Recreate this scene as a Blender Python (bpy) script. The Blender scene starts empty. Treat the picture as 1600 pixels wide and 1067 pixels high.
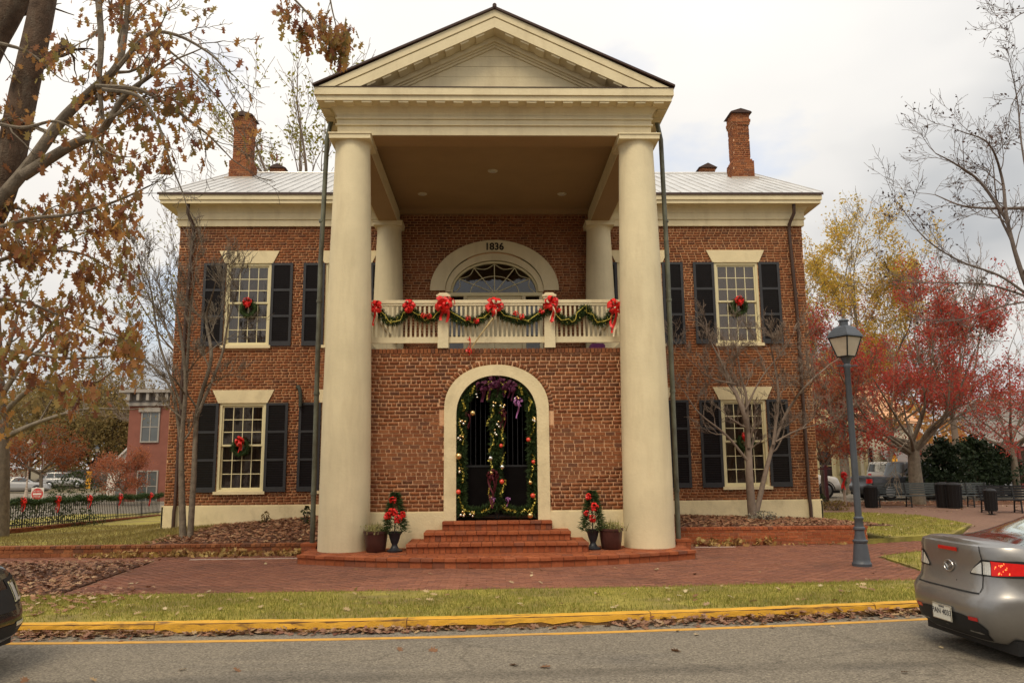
import bpy, bmesh, math, random
import numpy as np
from mathutils import Vector, Matrix
random.seed(7); rng = np.random.default_rng(7)
R = math.radians; PI = math.pi
sc = bpy.context.scene
col = sc.collection

# ------------------------------------------------------------------ camera
FPX, TH, PS, RO, EYE, XC = 1211.6, .1541, .0271, .0089, 1.7192, .1056
cam = bpy.data.cameras.new('camera'); cam.sensor_width = 36.0; cam.lens = FPX / 1600 * 36
cam.clip_start = .1; cam.clip_end = 2000
co = bpy.data.objects.new('camera', cam); col.objects.link(co)
_r = Vector((math.cos(PS), -math.sin(PS), 0)); _h = Vector((math.sin(PS), math.cos(PS), 0)); _z = Vector((0, 0, 1))
_f = _h * math.cos(TH) + _z * math.sin(TH); _u = -_h * math.sin(TH) + _z * math.cos(TH)
_r2 = _r * math.cos(RO) - _u * math.sin(RO); _u2 = _r * math.sin(RO) + _u * math.cos(RO)
m = Matrix((_r2, _u2, -_f)).transposed().to_4x4(); m.translation = (-XC, 0, EYE)
co.matrix_world = m
sc.camera = co
def ray(u, v):
    return ((u - 800) / FPX) * _r2 + ((533.5 - v) / FPX) * _u2 + _f
def at(u, v, D):                      # the point seen at (u, v) at distance D along y
    d = ray(u, v); t = D / d.y
    return Vector((-XC + d.x * t, D, EYE + d.z * t))
def gr(u, v, z):                      # the point of the level z seen at (u, v)
    d = ray(u, v); t = (z - EYE) / d.z
    return Vector((-XC + d.x * t, d.y * t, z))

# ------------------------------------------------------------------ world, sun, exposure
SUN_EL, SUN_AZ = 54, 205              # behind the camera, a little to the left
w = bpy.data.worlds.new('World'); sc.world = w; w.use_nodes = True
N = w.node_tree.nodes; L = w.node_tree.links; N.clear()
def wn(t, **k):
    n = N.new(t)
    for a, b in k.items(): setattr(n, a, b)
    return n
out = wn('ShaderNodeOutputWorld'); bg = wn('ShaderNodeBackground')
sky = wn('ShaderNodeTexSky', sky_type='NISHITA', sun_disc=False)
sky.sun_elevation = R(SUN_EL); sky.sun_rotation = R(SUN_AZ)
tc = wn('ShaderNodeTexCoord'); sep = wn('ShaderNodeSeparateXYZ'); L.new(tc.outputs['Generated'], sep.inputs[0])
zz = wn('ShaderNodeMath', operation='ADD'); zz.inputs[1].default_value = .22; L.new(sep.outputs['Z'], zz.inputs[0])
zm = wn('ShaderNodeMath', operation='MAXIMUM'); zm.inputs[1].default_value = .12; L.new(zz.outputs[0], zm.inputs[0])
dv = wn('ShaderNodeVectorMath', operation='DIVIDE'); cb = wn('ShaderNodeCombineXYZ')
for i in range(3): L.new(zm.outputs[0], cb.inputs[i])
L.new(tc.outputs['Generated'], dv.inputs[0]); L.new(cb.outputs[0], dv.inputs[1])
def noise(scale, det, off):
    mp = wn('ShaderNodeMapping'); mp.inputs['Location'].default_value = off; L.new(dv.outputs[0], mp.inputs[0])
    n = wn('ShaderNodeTexNoise'); n.inputs['Scale'].default_value = scale; n.inputs['Detail'].default_value = det
    n.inputs['Roughness'].default_value = .52; L.new(mp.outputs[0], n.inputs['Vector']); return n
n1 = noise(.62, 5, (1.3, .4, 0)); n2 = noise(1.5, 6, (4.2, 2.9, 0))
rp = wn('ShaderNodeValToRGB'); L.new(n1.outputs['Fac'], rp.inputs[0])     # cloud body: grey bellies to white
e = rp.color_ramp.elements
e[0].position = .38; e[0].color = (.52, .535, .55, 1); e[1].position = .66; e[1].color = (1.0, .955, .89, 1)
x = rp.color_ramp.elements.new(.50); x.color = (.84, .82, .79, 1)
rh = wn('ShaderNodeValToRGB'); L.new(n2.outputs['Fac'], rh.inputs[0])     # thin places where the blue comes through
rh.color_ramp.elements[0].position = .60; rh.color_ramp.elements[0].color = (0, 0, 0, 1)
rh.color_ramp.elements[1].position = .74; rh.color_ramp.elements[1].color = (.6, .6, .6, 1)
sk = wn('ShaderNodeVectorMath', operation='SCALE'); sk.inputs['Scale'].default_value = .22; L.new(sky.outputs[0], sk.inputs[0])
mx = wn('ShaderNodeMix', data_type='RGBA'); L.new(rh.outputs[0], mx.inputs[0])
L.new(rp.outputs[0], mx.inputs[6]); L.new(sk.outputs[0], mx.inputs[7])
ov = wn('ShaderNodeMapRange'); ov.inputs['From Min'].default_value = 0; ov.inputs['From Max'].default_value = 1; ov.inputs['To Min'].default_value = .84; ov.inputs['To Max'].default_value = 1.5   # overcast sky: brighter towards the zenith
L.new(sep.outputs['Z'], ov.inputs['Value']); os_ = wn('ShaderNodeVectorMath', operation='SCALE'); L.new(mx.outputs[2], os_.inputs[0]); L.new(ov.outputs[0], os_.inputs['Scale'])
L.new(os_.outputs[0], bg.inputs[0]); bg.inputs[1].default_value = .70
L.new(bg.outputs[0], out.inputs[0])
sl = bpy.data.lights.new('sun', 'SUN'); sl.energy = 1.5; sl.angle = R(25); sl.color = (1, .85, .62)
so = bpy.data.objects.new('sun', sl); col.objects.link(so)
so.rotation_euler = (R(90 - SUN_EL), 0, R(180 - SUN_AZ))
sc.view_settings.view_transform = 'Standard'; sc.view_settings.look = 'None'
sc.view_settings.exposure = 0.50; sc.view_settings.gamma = 1.0; sc.view_settings.use_curve_mapping = False

# ------------------------------------------------------------------ materials
MAT = {}
def mat(name, c, rough=.7, var=.12, scale=6.0, bump=0.0, bscale=60., metal=0.0, spec=.3, island=None, coat=0, stain=None, tint=None):
    """one procedural surface: colour mottled by noise, optional per-piece ramp, relief and stains"""
    if name in MAT: return MAT[name]
    m = bpy.data.materials.new(name); m.use_nodes = True; t = m.node_tree; n = t.nodes; l = t.links
    b = n['Principled BSDF']; b.inputs['Roughness'].default_value = rough; b.inputs['Metallic'].default_value = metal
    b.inputs['Specular IOR Level'].default_value = spec
    if coat: b.inputs['Coat Weight'].default_value = coat; b.inputs['Coat Roughness'].default_value = .06
    g = n.new('ShaderNodeNewGeometry')
    if island:
        oi = n.new('ShaderNodeObjectInfo'); ad = n.new('ShaderNodeMath'); ad.operation = 'ADD'
        l.new(oi.outputs['Random'], ad.inputs[0]); l.new(g.outputs['Random Per Island'], ad.inputs[1])
        fr = n.new('ShaderNodeMath'); fr.operation = 'FRACT'; l.new(ad.outputs[0], fr.inputs[0])
        r = n.new('ShaderNodeValToRGB'); l.new(fr.outputs[0], r.inputs[0])
        els = r.color_ramp.elements
        for i, cc in enumerate(island):
            p = i / max(1, len(island) - 1)
            e = els[0] if i == 0 else (els[len(els) - 1] if i == len(island) - 1 else els.new(p))
            e.position = p; e.color = (*cc, 1)
        base = r.outputs[0]
    else:
        rg = n.new('ShaderNodeRGB'); rg.outputs[0].default_value = (*c, 1); base = rg.outputs[0]
    no = n.new('ShaderNodeTexNoise'); no.inputs['Scale'].default_value = scale; no.inputs['Detail'].default_value = 5
    no.inputs['Roughness'].default_value = .6; l.new(g.outputs['Position'], no.inputs['Vector'])
    mr = n.new('ShaderNodeMapRange'); mr.inputs['From Min'].default_value = .3; mr.inputs['From Max'].default_value = .7
    mr.inputs['To Min'].default_value = 1 - var; mr.inputs['To Max'].default_value = 1 + var; l.new(no.outputs['Fac'], mr.inputs['Value'])
    vm = n.new('ShaderNodeVectorMath'); vm.operation = 'SCALE'; l.new(base, vm.inputs[0]); l.new(mr.outputs[0], vm.inputs['Scale'])
    res = vm.outputs[0]
    if stain:                                             # (colour, scale vector, low, high, strength)
        sc_, sv, lo, hi, st = stain
        mp = n.new('ShaderNodeMapping'); mp.inputs['Scale'].default_value = sv; l.new(g.outputs['Position'], mp.inputs[0])
        sn = n.new('ShaderNodeTexNoise'); sn.inputs['Scale'].default_value = 1; sn.inputs['Detail'].default_value = 6; sn.inputs['Roughness'].default_value = .62
        l.new(mp.outputs[0], sn.inputs['Vector'])
        sr = n.new('ShaderNodeMapRange'); sr.inputs['From Min'].default_value = lo; sr.inputs['From Max'].default_value = hi; sr.inputs['To Max'].default_value = st
        l.new(sn.outputs['Fac'], sr.inputs['Value'])
        mm = n.new('ShaderNodeMix'); mm.data_type = 'RGBA'; l.new(sr.outputs[0], mm.inputs[0]); l.new(res, mm.inputs[6]); mm.inputs[7].default_value = (*sc_, 1)
        res = mm.outputs[2]
    l.new(res, b.inputs['Base Color'])
    if bump:
        bn = n.new('ShaderNodeTexNoise'); bn.inputs['Scale'].default_value = bscale; bn.inputs['Detail'].default_value = 4
        l.new(g.outputs['Position'], bn.inputs['Vector'])
        bp = n.new('ShaderNodeBump'); bp.inputs['Strength'].default_value = bump; bp.inputs['Distance'].default_value = .02
        l.new(bn.outputs['Fac'], bp.inputs['Height']); l.new(bp.outputs[0], b.inputs['Normal'])
    MAT[name] = m; return m
def asphalt(name):
    m = mat(name, (.225, .195, .152), .93, .30, 55, .6, 160, spec=.2, stain=((.135, .122, .105), (.5, 1.7, 1), .5, .68, .55)); t = m.node_tree; n = t.nodes; l = t.links
    b = n['Principled BSDF']; src = b.inputs['Base Color'].links[0].from_socket; g = n.new('ShaderNodeNewGeometry')
    w1 = n.new('ShaderNodeTexNoise'); w1.inputs['Scale'].default_value = 2.2; w1.inputs['Detail'].default_value = 4; l.new(g.outputs['Position'], w1.inputs['Vector'])
    ad = n.new('ShaderNodeVectorMath'); ad.operation = 'MULTIPLY_ADD'; ad.inputs[1].default_value = (.5, .5, .5); l.new(w1.outputs['Color'], ad.inputs[0]); l.new(g.outputs['Position'], ad.inputs[2])
    v = n.new('ShaderNodeTexVoronoi'); v.feature = 'DISTANCE_TO_EDGE'; v.inputs['Scale'].default_value = .33; l.new(ad.outputs[0], v.inputs['Vector'])      # cracks
    r = n.new('ShaderNodeMapRange'); r.inputs['From Min'].default_value = .003; r.inputs['From Max'].default_value = .010; r.inputs['To Min'].default_value = .28; r.inputs['To Max'].default_value = 0; l.new(v.outputs['Distance'], r.inputs['Value'])
    mx = n.new('ShaderNodeMix'); mx.data_type = 'RGBA'; l.new(r.outputs[0], mx.inputs[0]); l.new(src, mx.inputs[6]); mx.inputs[7].default_value = (.07, .062, .052, 1)
    s = n.new('ShaderNodeTexVoronoi'); s.inputs['Scale'].default_value = 55; l.new(g.outputs['Position'], s.inputs['Vector'])                            # pale and dark stones
    sr = n.new('ShaderNodeMapRange'); sr.inputs['To Min'].default_value = .68; sr.inputs['To Max'].default_value = 1.36; sx = n.new('ShaderNodeSeparateColor'); l.new(s.outputs['Color'], sx.inputs[0]); l.new(sx.outputs[0], sr.inputs['Value'])
    vm = n.new('ShaderNodeVectorMath'); vm.operation = 'SCALE'; l.new(mx.outputs[2], vm.inputs[0]); l.new(sr.outputs[0], vm.inputs['Scale'])
    sp = n.new('ShaderNodeSeparateXYZ'); l.new(g.outputs['Position'], sp.inputs[0])                                                                      # rubbed-in tyre track along the lane
    a1 = n.new('ShaderNodeMath'); a1.operation = 'MULTIPLY_ADD'; a1.inputs[1].default_value = -.035; l.new(sp.outputs[0], a1.inputs[0]); l.new(sp.outputs[1], a1.inputs[2])
    a2 = n.new('ShaderNodeMath'); a2.operation = 'ADD'; a2.inputs[1].default_value = -7.68; l.new(a1.outputs[0], a2.inputs[0]); a3 = n.new('ShaderNodeMath'); a3.operation = 'ABSOLUTE'; l.new(a2.outputs[0], a3.inputs[0])
    tr = n.new('ShaderNodeMapRange'); tr.interpolation_type = 'SMOOTHSTEP'; tr.inputs['From Min'].default_value = .02; tr.inputs['From Max'].default_value = .24; tr.inputs['To Min'].default_value = .62; tr.inputs['To Max'].default_value = 0; l.new(a3.outputs[0], tr.inputs['Value'])
    tn_ = n.new('ShaderNodeTexNoise'); tn_.inputs['Scale'].default_value = 1.3; tn_.inputs['Detail'].default_value = 6; l.new(g.outputs['Position'], tn_.inputs['Vector'])
    tm_ = n.new('ShaderNodeMath'); tm_.operation = 'MULTIPLY'; l.new(tr.outputs[0], tm_.inputs[0]); l.new(tn_.outputs['Fac'], tm_.inputs[1])
    mz = n.new('ShaderNodeMix'); mz.data_type = 'RGBA'; l.new(tm_.outputs[0], mz.inputs[0]); l.new(vm.outputs[0], mz.inputs[6]); mz.inputs[7].default_value = (.045, .04, .034, 1)
    l.new(mz.outputs[2], b.inputs['Base Color']); return m
def leafmat(name, cols, trans=.35):
    """leaves: a colour per leaf, light passing through the blade"""
    if name in MAT: return MAT[name]
    m = mat(name, (0, 0, 0), .6, .12, 3., island=cols, spec=.25); t = m.node_tree; n = t.nodes; l = t.links
    b = n['Principled BSDF']; src = b.inputs['Base Color'].links[0].from_socket
    tr = n.new('ShaderNodeBsdfTranslucent'); l.new(src, tr.inputs[0]); ms = n.new('ShaderNodeMixShader'); ms.inputs[0].default_value = trans
    l.new(b.outputs[0], ms.inputs[1]); l.new(tr.outputs[0], ms.inputs[2]); l.new(ms.outputs[0], n['Material Output'].inputs[0])
    return m
def glass(name, tint=(.8, .82, .8), refl=.10):
    if name in MAT: return MAT[name]
    m = bpy.data.materials.new(name); m.use_nodes = True; t = m.node_tree; n = t.nodes; l = t.links
    n.remove(n['Principled BSDF']); tr = n.new('ShaderNodeBsdfTransparent'); tr.inputs[0].default_value = (*tint, 1)
    gl = n.new('ShaderNodeBsdfGlossy'); gl.inputs['Roughness'].default_value = .03
    fr = n.new('ShaderNodeFresnel'); fr.inputs['IOR'].default_value = 1.5
    ad = n.new('ShaderNodeMath'); ad.operation = 'ADD'; ad.inputs[1].default_value = refl; l.new(fr.outputs[0], ad.inputs[0])
    g = n.new('ShaderNodeNewGeometry'); no = n.new('ShaderNodeTexNoise'); no.inputs['Scale'].default_value = 2.5; l.new(g.outputs['Position'], no.inputs['Vector'])
    bp = n.new('ShaderNodeBump'); bp.inputs['Strength'].default_value = .12; bp.inputs['Distance'].default_value = .02; l.new(no.outputs['Fac'], bp.inputs['Height']); l.new(bp.outputs[0], gl.inputs['Normal'])
    ms = n.new('ShaderNodeMixShader'); l.new(ad.outputs[0], ms.inputs[0]); l.new(tr.outputs[0], ms.inputs[1]); l.new(gl.outputs[0], ms.inputs[2])
    l.new(ms.outputs[0], n['Material Output'].inputs[0]); MAT[name] = m; return m

CREAM = mat('cream_paint', (.70, .605, .395), .78, .08, 1.1, .30, 18, stain=((.38, .29, .17), (3.2, 3.2, .55), .48, .80, .36))
CREAM2 = mat('cream_stucco', (.72, .61, .38), .8, .07, 2.2, .35, 26, stain=((.33, .26, .15), (2.4, 2.4, 1.6), .52, .80, .5))
SASH = mat('cream_sash_paint', (.70, .62, .38), .5, .04, 4)
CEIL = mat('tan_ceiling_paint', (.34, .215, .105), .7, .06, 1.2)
BRICK = mat('old_red_brick', (0, 0, 0), .88, .20, 26, .5, 120, spec=.15, island=[(.18, .060, .028), (.25, .090, .038), (.30, .112, .046), (.225, .076, .034), (.34, .138, .060), (.15, .066, .040), (.285, .104, .044)], stain=((.11, .052, .033), (.28, .28, .50), .50, .70, .55))
MORTAR = mat('tan_mortar', (.70, .43, .25), .95, .14, 14, .4, 90, stain=((.42, .21, .11), (.7, .7, .7), .48, .74, .5))
MORTAR2 = mat('wall_mortar', (.62, .37, .20), .95, .16, 10, .4, 90, stain=((.24, .10, .045), (.38, .38, .45), .42, .66, .85))
PAVER = mat('clay_paver', (0, 0, 0), .85, .22, 18, .4, 90, spec=.18, island=[(.235, .098, .062), (.29, .124, .076), (.26, .110, .070), (.21, .092, .064), (.33, .145, .09)], stain=((.10, .055, .04), (.55, .9, 1), .5, .75, .6))
STEPB = mat('orange_step_brick', (0, 0, 0), .82, .16, 20, .4, 100, spec=.2, island=[(.30, .085, .034), (.36, .105, .04), (.26, .07, .03), (.40, .12, .05), (.20, .075, .045)])
JOINT = mat('dirty_joint', (.22, .115, .07), .95, .25, 12)
IRON = mat('black_iron', (.012, .013, .015), .5, .2, 12, spec=.4)
SHUT = mat('charcoal_shutter_paint', (.012, .011, .014), .55, .15, 5, spec=.35)
SHUTR = mat('charcoal_shutter_rail', (.034, .034, .038), .5, .12, 5, spec=.35)
LAMPM = mat('slate_lamp_paint', (.065, .075, .092), .45, .12, 8, .1, 50, spec=.45)
ROOFM = mat('zinc_roof', (.60, .59, .57), .45, .14, 1.2, metal=.45, stain=((.36, .32, .28), (1.6, .3, .3), .52, .8, .5))
ROOFE = mat('brown_roof_edge', (.055, .030, .024), .6, .2, 5)
COPPER = mat('dull_green_pipe', (.15, .155, .115), .5, .25, 6, metal=.3, stain=((.05, .035, .025), (4, 4, 1.2), .45, .7, .8))
BROWNP = mat('brown_pipe', (.055, .028, .018), .5, .2, 6, spec=.4)
BARK = mat('grey_bark', (.20, .165, .125), .95, .30, 9, .9, 45, stain=((.09, .07, .05), (6, 6, 1.5), .45, .7, .6))
BARKD = mat('dark_oak_bark', (.095, .062, .042), .97, .35, 8, 1.0, 40, stain=((.20, .17, .13), (5, 5, 1.6), .5, .75, .6))
TWIG = mat('bare_twig_bark', (.21, .16, .125), .95, .2, 9)
TWIGD = mat('dark_twig_bark', (.10, .075, .065), .95, .2, 9)
MULCH = mat('mulch_ground', (.12, .058, .036), 1, .45, 22, 1, 60)
GRASSG = mat('turf_soil', (.33, .28, .06), 1, .30, 3.0, .8, 60, stain=((.20, .145, .075), (.8, 1.2, 1), .45, .68, .8))
ASPH = asphalt('asphalt')
YEL = mat('yellow_kerb_paint', (.68, .37, .04), .65, .12, 5, .4, 60, stain=((.16, .085, .04), (2.2, 6, 9), .54, .66, .85))
YLINE = mat('yellow_line_paint', (.62, .33, .06), .75, .15, 8, stain=((.17, .15, .12), (1.6, 14, 1), .55, .68, .7))
CONC = mat('pale_concrete', (.42, .34, .27), .9, .15, 12)
EARTH = mat('far_ground', (.15, .12, .07), 1, .3, .6)
REDBOW = mat('red_satin_ribbon', (.72, .022, .018), .42, .15, 20, spec=.5)
CREAMR = mat('cream_ribbon', (.75, .62, .42), .5, .1, 10)
PURP = mat('purple_velvet_ribbon', (.075, .012, .040), .6, .25, 20)
LILAC = mat('lilac_ribbon', (.36, .14, .34), .45, .15, 20)
GOLD = mat('gold_bauble', (.75, .52, .22), .18, .05, 10, metal=.9)
SILV = mat('silver_bauble', (.78, .76, .70), .2, .05, 10, metal=.9)
REDB = mat('red_bauble', (.70, .07, .035), .25, .08, 10, spec=.6)
TINS = mat('gold_tinsel', (.62, .52, .10), .35, .3, 60, metal=.4)
FIR = leafmat('fir_needles', [(.028, .055, .016), (.045, .080, .024), (.065, .10, .030), (.020, .042, .016)], .2)
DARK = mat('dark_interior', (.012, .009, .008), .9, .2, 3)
ROOMM = mat('dim_room', (.16, .10, .08), .9, .2, 2)
CURT = mat('pale_curtain', (.55, .47, .40), .9, .08, 6)

# ------------------------------------------------------------------ mesh helpers
class MB:
    def __init__(s): s.v = []; s.f = []
    def add(s, vs, fs):
        o = len(s.v); s.v.extend([tuple(p) for p in vs]); s.f.extend([tuple(i + o for i in f) for f in fs]); return s
    def box(s, x0, x1, y0, y1, z0, z1):
        return s.add([(x0, y0, z0), (x1, y0, z0), (x1, y1, z0), (x0, y1, z0), (x0, y0, z1), (x1, y0, z1), (x1, y1, z1), (x0, y1, z1)],
                     [(3, 2, 1, 0), (4, 5, 6, 7), (0, 1, 5, 4), (1, 2, 6, 5), (2, 3, 7, 6), (3, 0, 4, 7)])
    def mbox(s, M):
        vs = [M @ Vector(c) for c in ((-.5, -.5, -.5), (.5, -.5, -.5), (.5, .5, -.5), (-.5, .5, -.5), (-.5, -.5, .5), (.5, -.5, .5), (.5, .5, .5), (-.5, .5, .5))]
        return s.add(vs, [(3, 2, 1, 0), (4, 5, 6, 7), (0, 1, 5, 4), (1, 2, 6, 5), (2, 3, 7, 6), (3, 0, 4, 7)])
    def prism(s, poly, y0, y1):           # polygon in x,z pushed along y
        n = len(poly)
        s.add([(x, y0, z) for x, z in poly] + [(x, y1, z) for x, z in poly],
              [tuple(range(n)), tuple(range(2 * n - 1, n - 1, -1))] + [(i, i + n, (i + 1) % n + n, (i + 1) % n) for i in range(n)]); return s
    def slab(s, poly, z0, z1):            # polygon in x,y (z1 number or per-point list) standing on z0
        n = len(poly); zt = z1 if isinstance(z1, (list, tuple)) else [z1] * n
        s.add([(x, y, z0) for x, y in poly] + [(p[0], p[1], z) for p, z in zip(poly, zt)],
              [tuple(range(n - 1, -1, -1)), tuple(range(n, 2 * n))] + [(i, (i + 1) % n, (i + 1) % n + n, i + n) for i in range(n)]); return s
    def tube(s, pts, rad, n=6, cap=True):
        pts = [Vector(p) for p in pts]; o = len(s.v); k = len(pts)
        rad = rad if isinstance(rad, (list, tuple)) else [rad] * k
        up = Vector((0, 0, 1)); d0 = (pts[1] - pts[0]).normalized()
        a = d0.cross(up if abs(d0.z) < .95 else Vector((1, 0, 0))).normalized()
        for i, p in enumerate(pts):
            d = (pts[min(i + 1, k - 1)] - pts[max(i - 1, 0)]).normalized()
            a = (a - d * a.dot(d)); a = a.normalized() if a.length > 1e-6 else d.orthogonal().normalized()
            b = d.cross(a)
            for j in range(n):
                t = 2 * PI * j / n; q = p + (a * math.cos(t) + b * math.sin(t)) * rad[i]; s.v.append((q.x, q.y, q.z))
        for i in range(k - 1):
            for j in range(n):
                s.f.append((o + i * n + j, o + i * n + (j + 1) % n, o + (i + 1) * n + (j + 1) % n, o + (i + 1) * n + j))
        if cap: s.f.append(tuple(o + j for j in range(n - 1, -1, -1))); s.f.append(tuple(o + (k - 1) * n + j for j in range(n)))
        return s
    def lathe(s, prof, c=(0, 0, 0), n=24):
        o = len(s.v); k = len(prof)
        for r, z in prof:
            for j in range(n):
                t = 2 * PI * j / n; s.v.append((c[0] + r * math.cos(t), c[1] + r * math.sin(t), c[2] + z))
        for i in range(k - 1):
            for j in range(n):
                s.f.append((o + i * n + j, o + i * n + (j + 1) % n, o + (i + 1) * n + (j + 1) % n, o + (i + 1) * n + j))
        s.f.append(tuple(o + j for j in range(n - 1, -1, -1))); s.f.append(tuple(o + (k - 1) * n + j for j in range(n)))
        return s
    def ball(s, c, r, n=10, k=6, sy=1, sz=1):
        return s.lathe([(max(1e-4, r * math.sin(PI * i / k)), -r * sz * math.cos(PI * i / k)) for i in range(k + 1)], c, n)
    def strip(s, A, B):
        o = len(s.v); s.v.extend([tuple(p) for p in A] + [tuple(p) for p in B]); n = len(A)
        s.f.extend([(o + i, o + i + 1, o + n + i + 1, o + n + i) for i in range(n - 1)]); return s
    def build(s, name, m, parent=None, smooth=False):
        me = bpy.data.meshes.new(name); me.from_pydata(s.v, [], s.f); me.update()
        return link(name, me, m, parent, smooth)
def link(name, me, m, parent=None, smooth=False):
    if m is not None and not len(me.materials): me.materials.append(m)
    if smooth:
        me.polygons.foreach_set('use_smooth', [True] * len(me.polygons))
        try: me.set_sharp_from_angle(angle=R(40))
        except Exception: pass
    o = bpy.data.objects.new(name, me); col.objects.link(o); adopt(o, parent); return o
def adopt(o, parent):
    if parent is not None:
        o.parent = parent
        if parent.type == 'EMPTY' and parent.parent is None: o.matrix_parent_inverse = parent_world(parent).inverted()
def parent_world(p):
    return Matrix.Translation(p.location) @ p.rotation_euler.to_matrix().to_4x4()
def tag(o, label, cat, group=None):
    o['label'] = label; o['category'] = cat
    if group: o['group'] = group
    return o
def thing(name, label, cat, loc=(0, 0, 0), group=None):
    o = bpy.data.objects.new(name, None); o.empty_display_size = .2; col.objects.link(o); o.location = loc
    return tag(o, label, cat, group)
def struct(name, mb, m, smooth=False):
    o = mb.build(name, m, None, smooth); o['kind'] = 'structure'; return o
def copy_tree(o, parent=None):
    c = o.copy(); col.objects.link(c)
    if parent is not None: c.parent = parent
    for ch in list(o.children): copy_tree(ch, c)
    return c
def npmesh(name, V, F, m, parent=None, smooth=False):
    """F: (n,k) index array"""
    me = bpy.data.meshes.new(name); V = np.asarray(V, np.float32).reshape(-1, 3); F = np.asarray(F, np.int32); k = F.shape[1]
    me.vertices.add(len(V)); me.vertices.foreach_set('co', V.ravel()); me.loops.add(F.size); me.loops.foreach_set('vertex_index', F.ravel())
    me.polygons.add(len(F)); me.polygons.foreach_set('loop_start', np.arange(0, F.size, k, dtype=np.int32)); me.polygons.foreach_set('loop_total', np.full(len(F), k, np.int32))
    me.update(calc_edges=True); return link(name, me, m, parent, smooth)
OAK = np.array([(0, -.55, 0), (.10, -.28, .02), (.34, -.34, .07), (.16, -.08, .02), (.46, .06, .10), (.15, .14, .02), (.26, .42, .06), (0, .55, -.03), (-.26, .42, .06), (-.15, .14, .02), (-.46, .06, .10), (-.16, -.08, .02), (-.34, -.34, .07), (-.10, -.28, .02)])
LEAF = np.array([(0, -.5, 0), (.26, -.05, .08), (0, .5, -.04), (-.26, -.05, .08)])
NEED = np.array([(-.09, 0, 0), (.09, 0, 0), (0, 1, .05)])
BLADE = np.array([(-.10, 0, 0), (.10, 0, 0), (.0, .35, 1.0)])
def scatter(name, P, size, m, parent=None, tpl=LEAF, mode='any', jit=.4, dirs=None):
    """many leaf-sized faces; mode any / flat (lying) / up (standing) / along dirs"""
    P = np.asarray(P, float).reshape(-1, 3); n = len(P); k = len(tpl)
    sz = size * (1 + jit * (rng.random(n) * 2 - 1))
    if mode == 'any':
        z = rng.normal(size=(n, 3)); z /= np.linalg.norm(z, axis=1)[:, None]
        x = np.cross(z, rng.normal(size=(n, 3))); x /= np.linalg.norm(x, axis=1)[:, None]
    elif mode == 'hang':
        y = np.stack([rng.normal(0, .45, n), rng.normal(0, .45, n), -np.ones(n)], 1); y /= np.linalg.norm(y, axis=1)[:, None]
        x = np.cross(y, rng.normal(size=(n, 3))); x /= np.linalg.norm(x, axis=1)[:, None]; z = np.cross(x, y)
    elif mode == 'flat':
        z = np.stack([rng.normal(0, .28, n), rng.normal(0, .28, n), np.ones(n)], 1); z /= np.linalg.norm(z, axis=1)[:, None]
        x = np.cross(z, rng.normal(size=(n, 3))); x /= np.linalg.norm(x, axis=1)[:, None]
    elif mode == 'up':
        z = np.stack([rng.normal(0, .18, n), rng.normal(0, .18, n), np.ones(n)], 1); a = rng.random(n) * 2 * PI
        x = np.stack([np.cos(a), np.sin(a), np.zeros(n)], 1)
    else:
        y = np.asarray(dirs, float); y /= np.linalg.norm(y, axis=1)[:, None]
        x = np.cross(y, rng.normal(size=(n, 3))); x /= np.linalg.norm(x, axis=1)[:, None]; z = np.cross(x, y)
    y = np.cross(z, x)
    V = P[:, None, :] + sz[:, None, None] * (tpl[None, :, 0:1] * x[:, None, :] + tpl[None, :, 1:2] * y[:, None, :] + tpl[None, :, 2:3] * z[:, None, :])
    return npmesh(name, V, np.arange(n * k).reshape(n, k), m, parent)
UNIT = None
def unit_mesh(m):
    key = 'piece_' + m.name
    if key in bpy.data.meshes: return bpy.data.meshes[key]
    me = bpy.data.meshes.new(key); b = MB().mbox(Matrix.Identity(4)); me.from_pydata(b.v, [], b.f); me.materials.append(m); return me
def bmat(c, w, d, h, rz=0.0, tilt=0.0):
    M = Matrix.Translation(c) @ Matrix.Rotation(rz, 4, 'Z')
    if tilt: M = M @ Matrix.Rotation(tilt, 4, 'Y')
    return M @ Matrix.Diagonal((w, d, h, 1))
def lay(mats, parent, m, n_ind=300, name='brick', key=None, stuff='brickwork'):
    """pieces from 4x4 matrices: the n_ind first (or by key) singly, the rest as one part"""
    idx = list(range(len(mats)))
    if key: idx.sort(key=lambda i: key(mats[i]))
    me = unit_mesh(m)
    for i in idx[:n_ind]:
        o = bpy.data.objects.new(name, me); col.objects.link(o); o.parent = parent; o.matrix_basis = mats[i]
    rest = idx[n_ind:]
    if rest:
        A = np.array([[list(r) for r in mats[i]] for i in rest])
        c = np.array([(-.5, -.5, -.5, 1), (.5, -.5, -.5, 1), (.5, .5, -.5, 1), (-.5, .5, -.5, 1), (-.5, -.5, .5, 1), (.5, -.5, .5, 1), (.5, .5, .5, 1), (-.5, .5, .5, 1)])
        V = np.einsum('nij,kj->nki', A, c)[:, :, :3].copy()
        V += rng.normal(0, .0014, V.shape)
        F = np.array([(3, 2, 1, 0), (4, 5, 6, 7), (0, 1, 5, 4), (1, 2, 6, 5), (2, 3, 7, 6), (3, 0, 4, 7)])
        F = (np.arange(len(rest))[:, None, None] * 8 + F[None]).reshape(-1, 4)
        o = npmesh(stuff, V, F, m, parent); o['kind'] = 'stuff'
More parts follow.
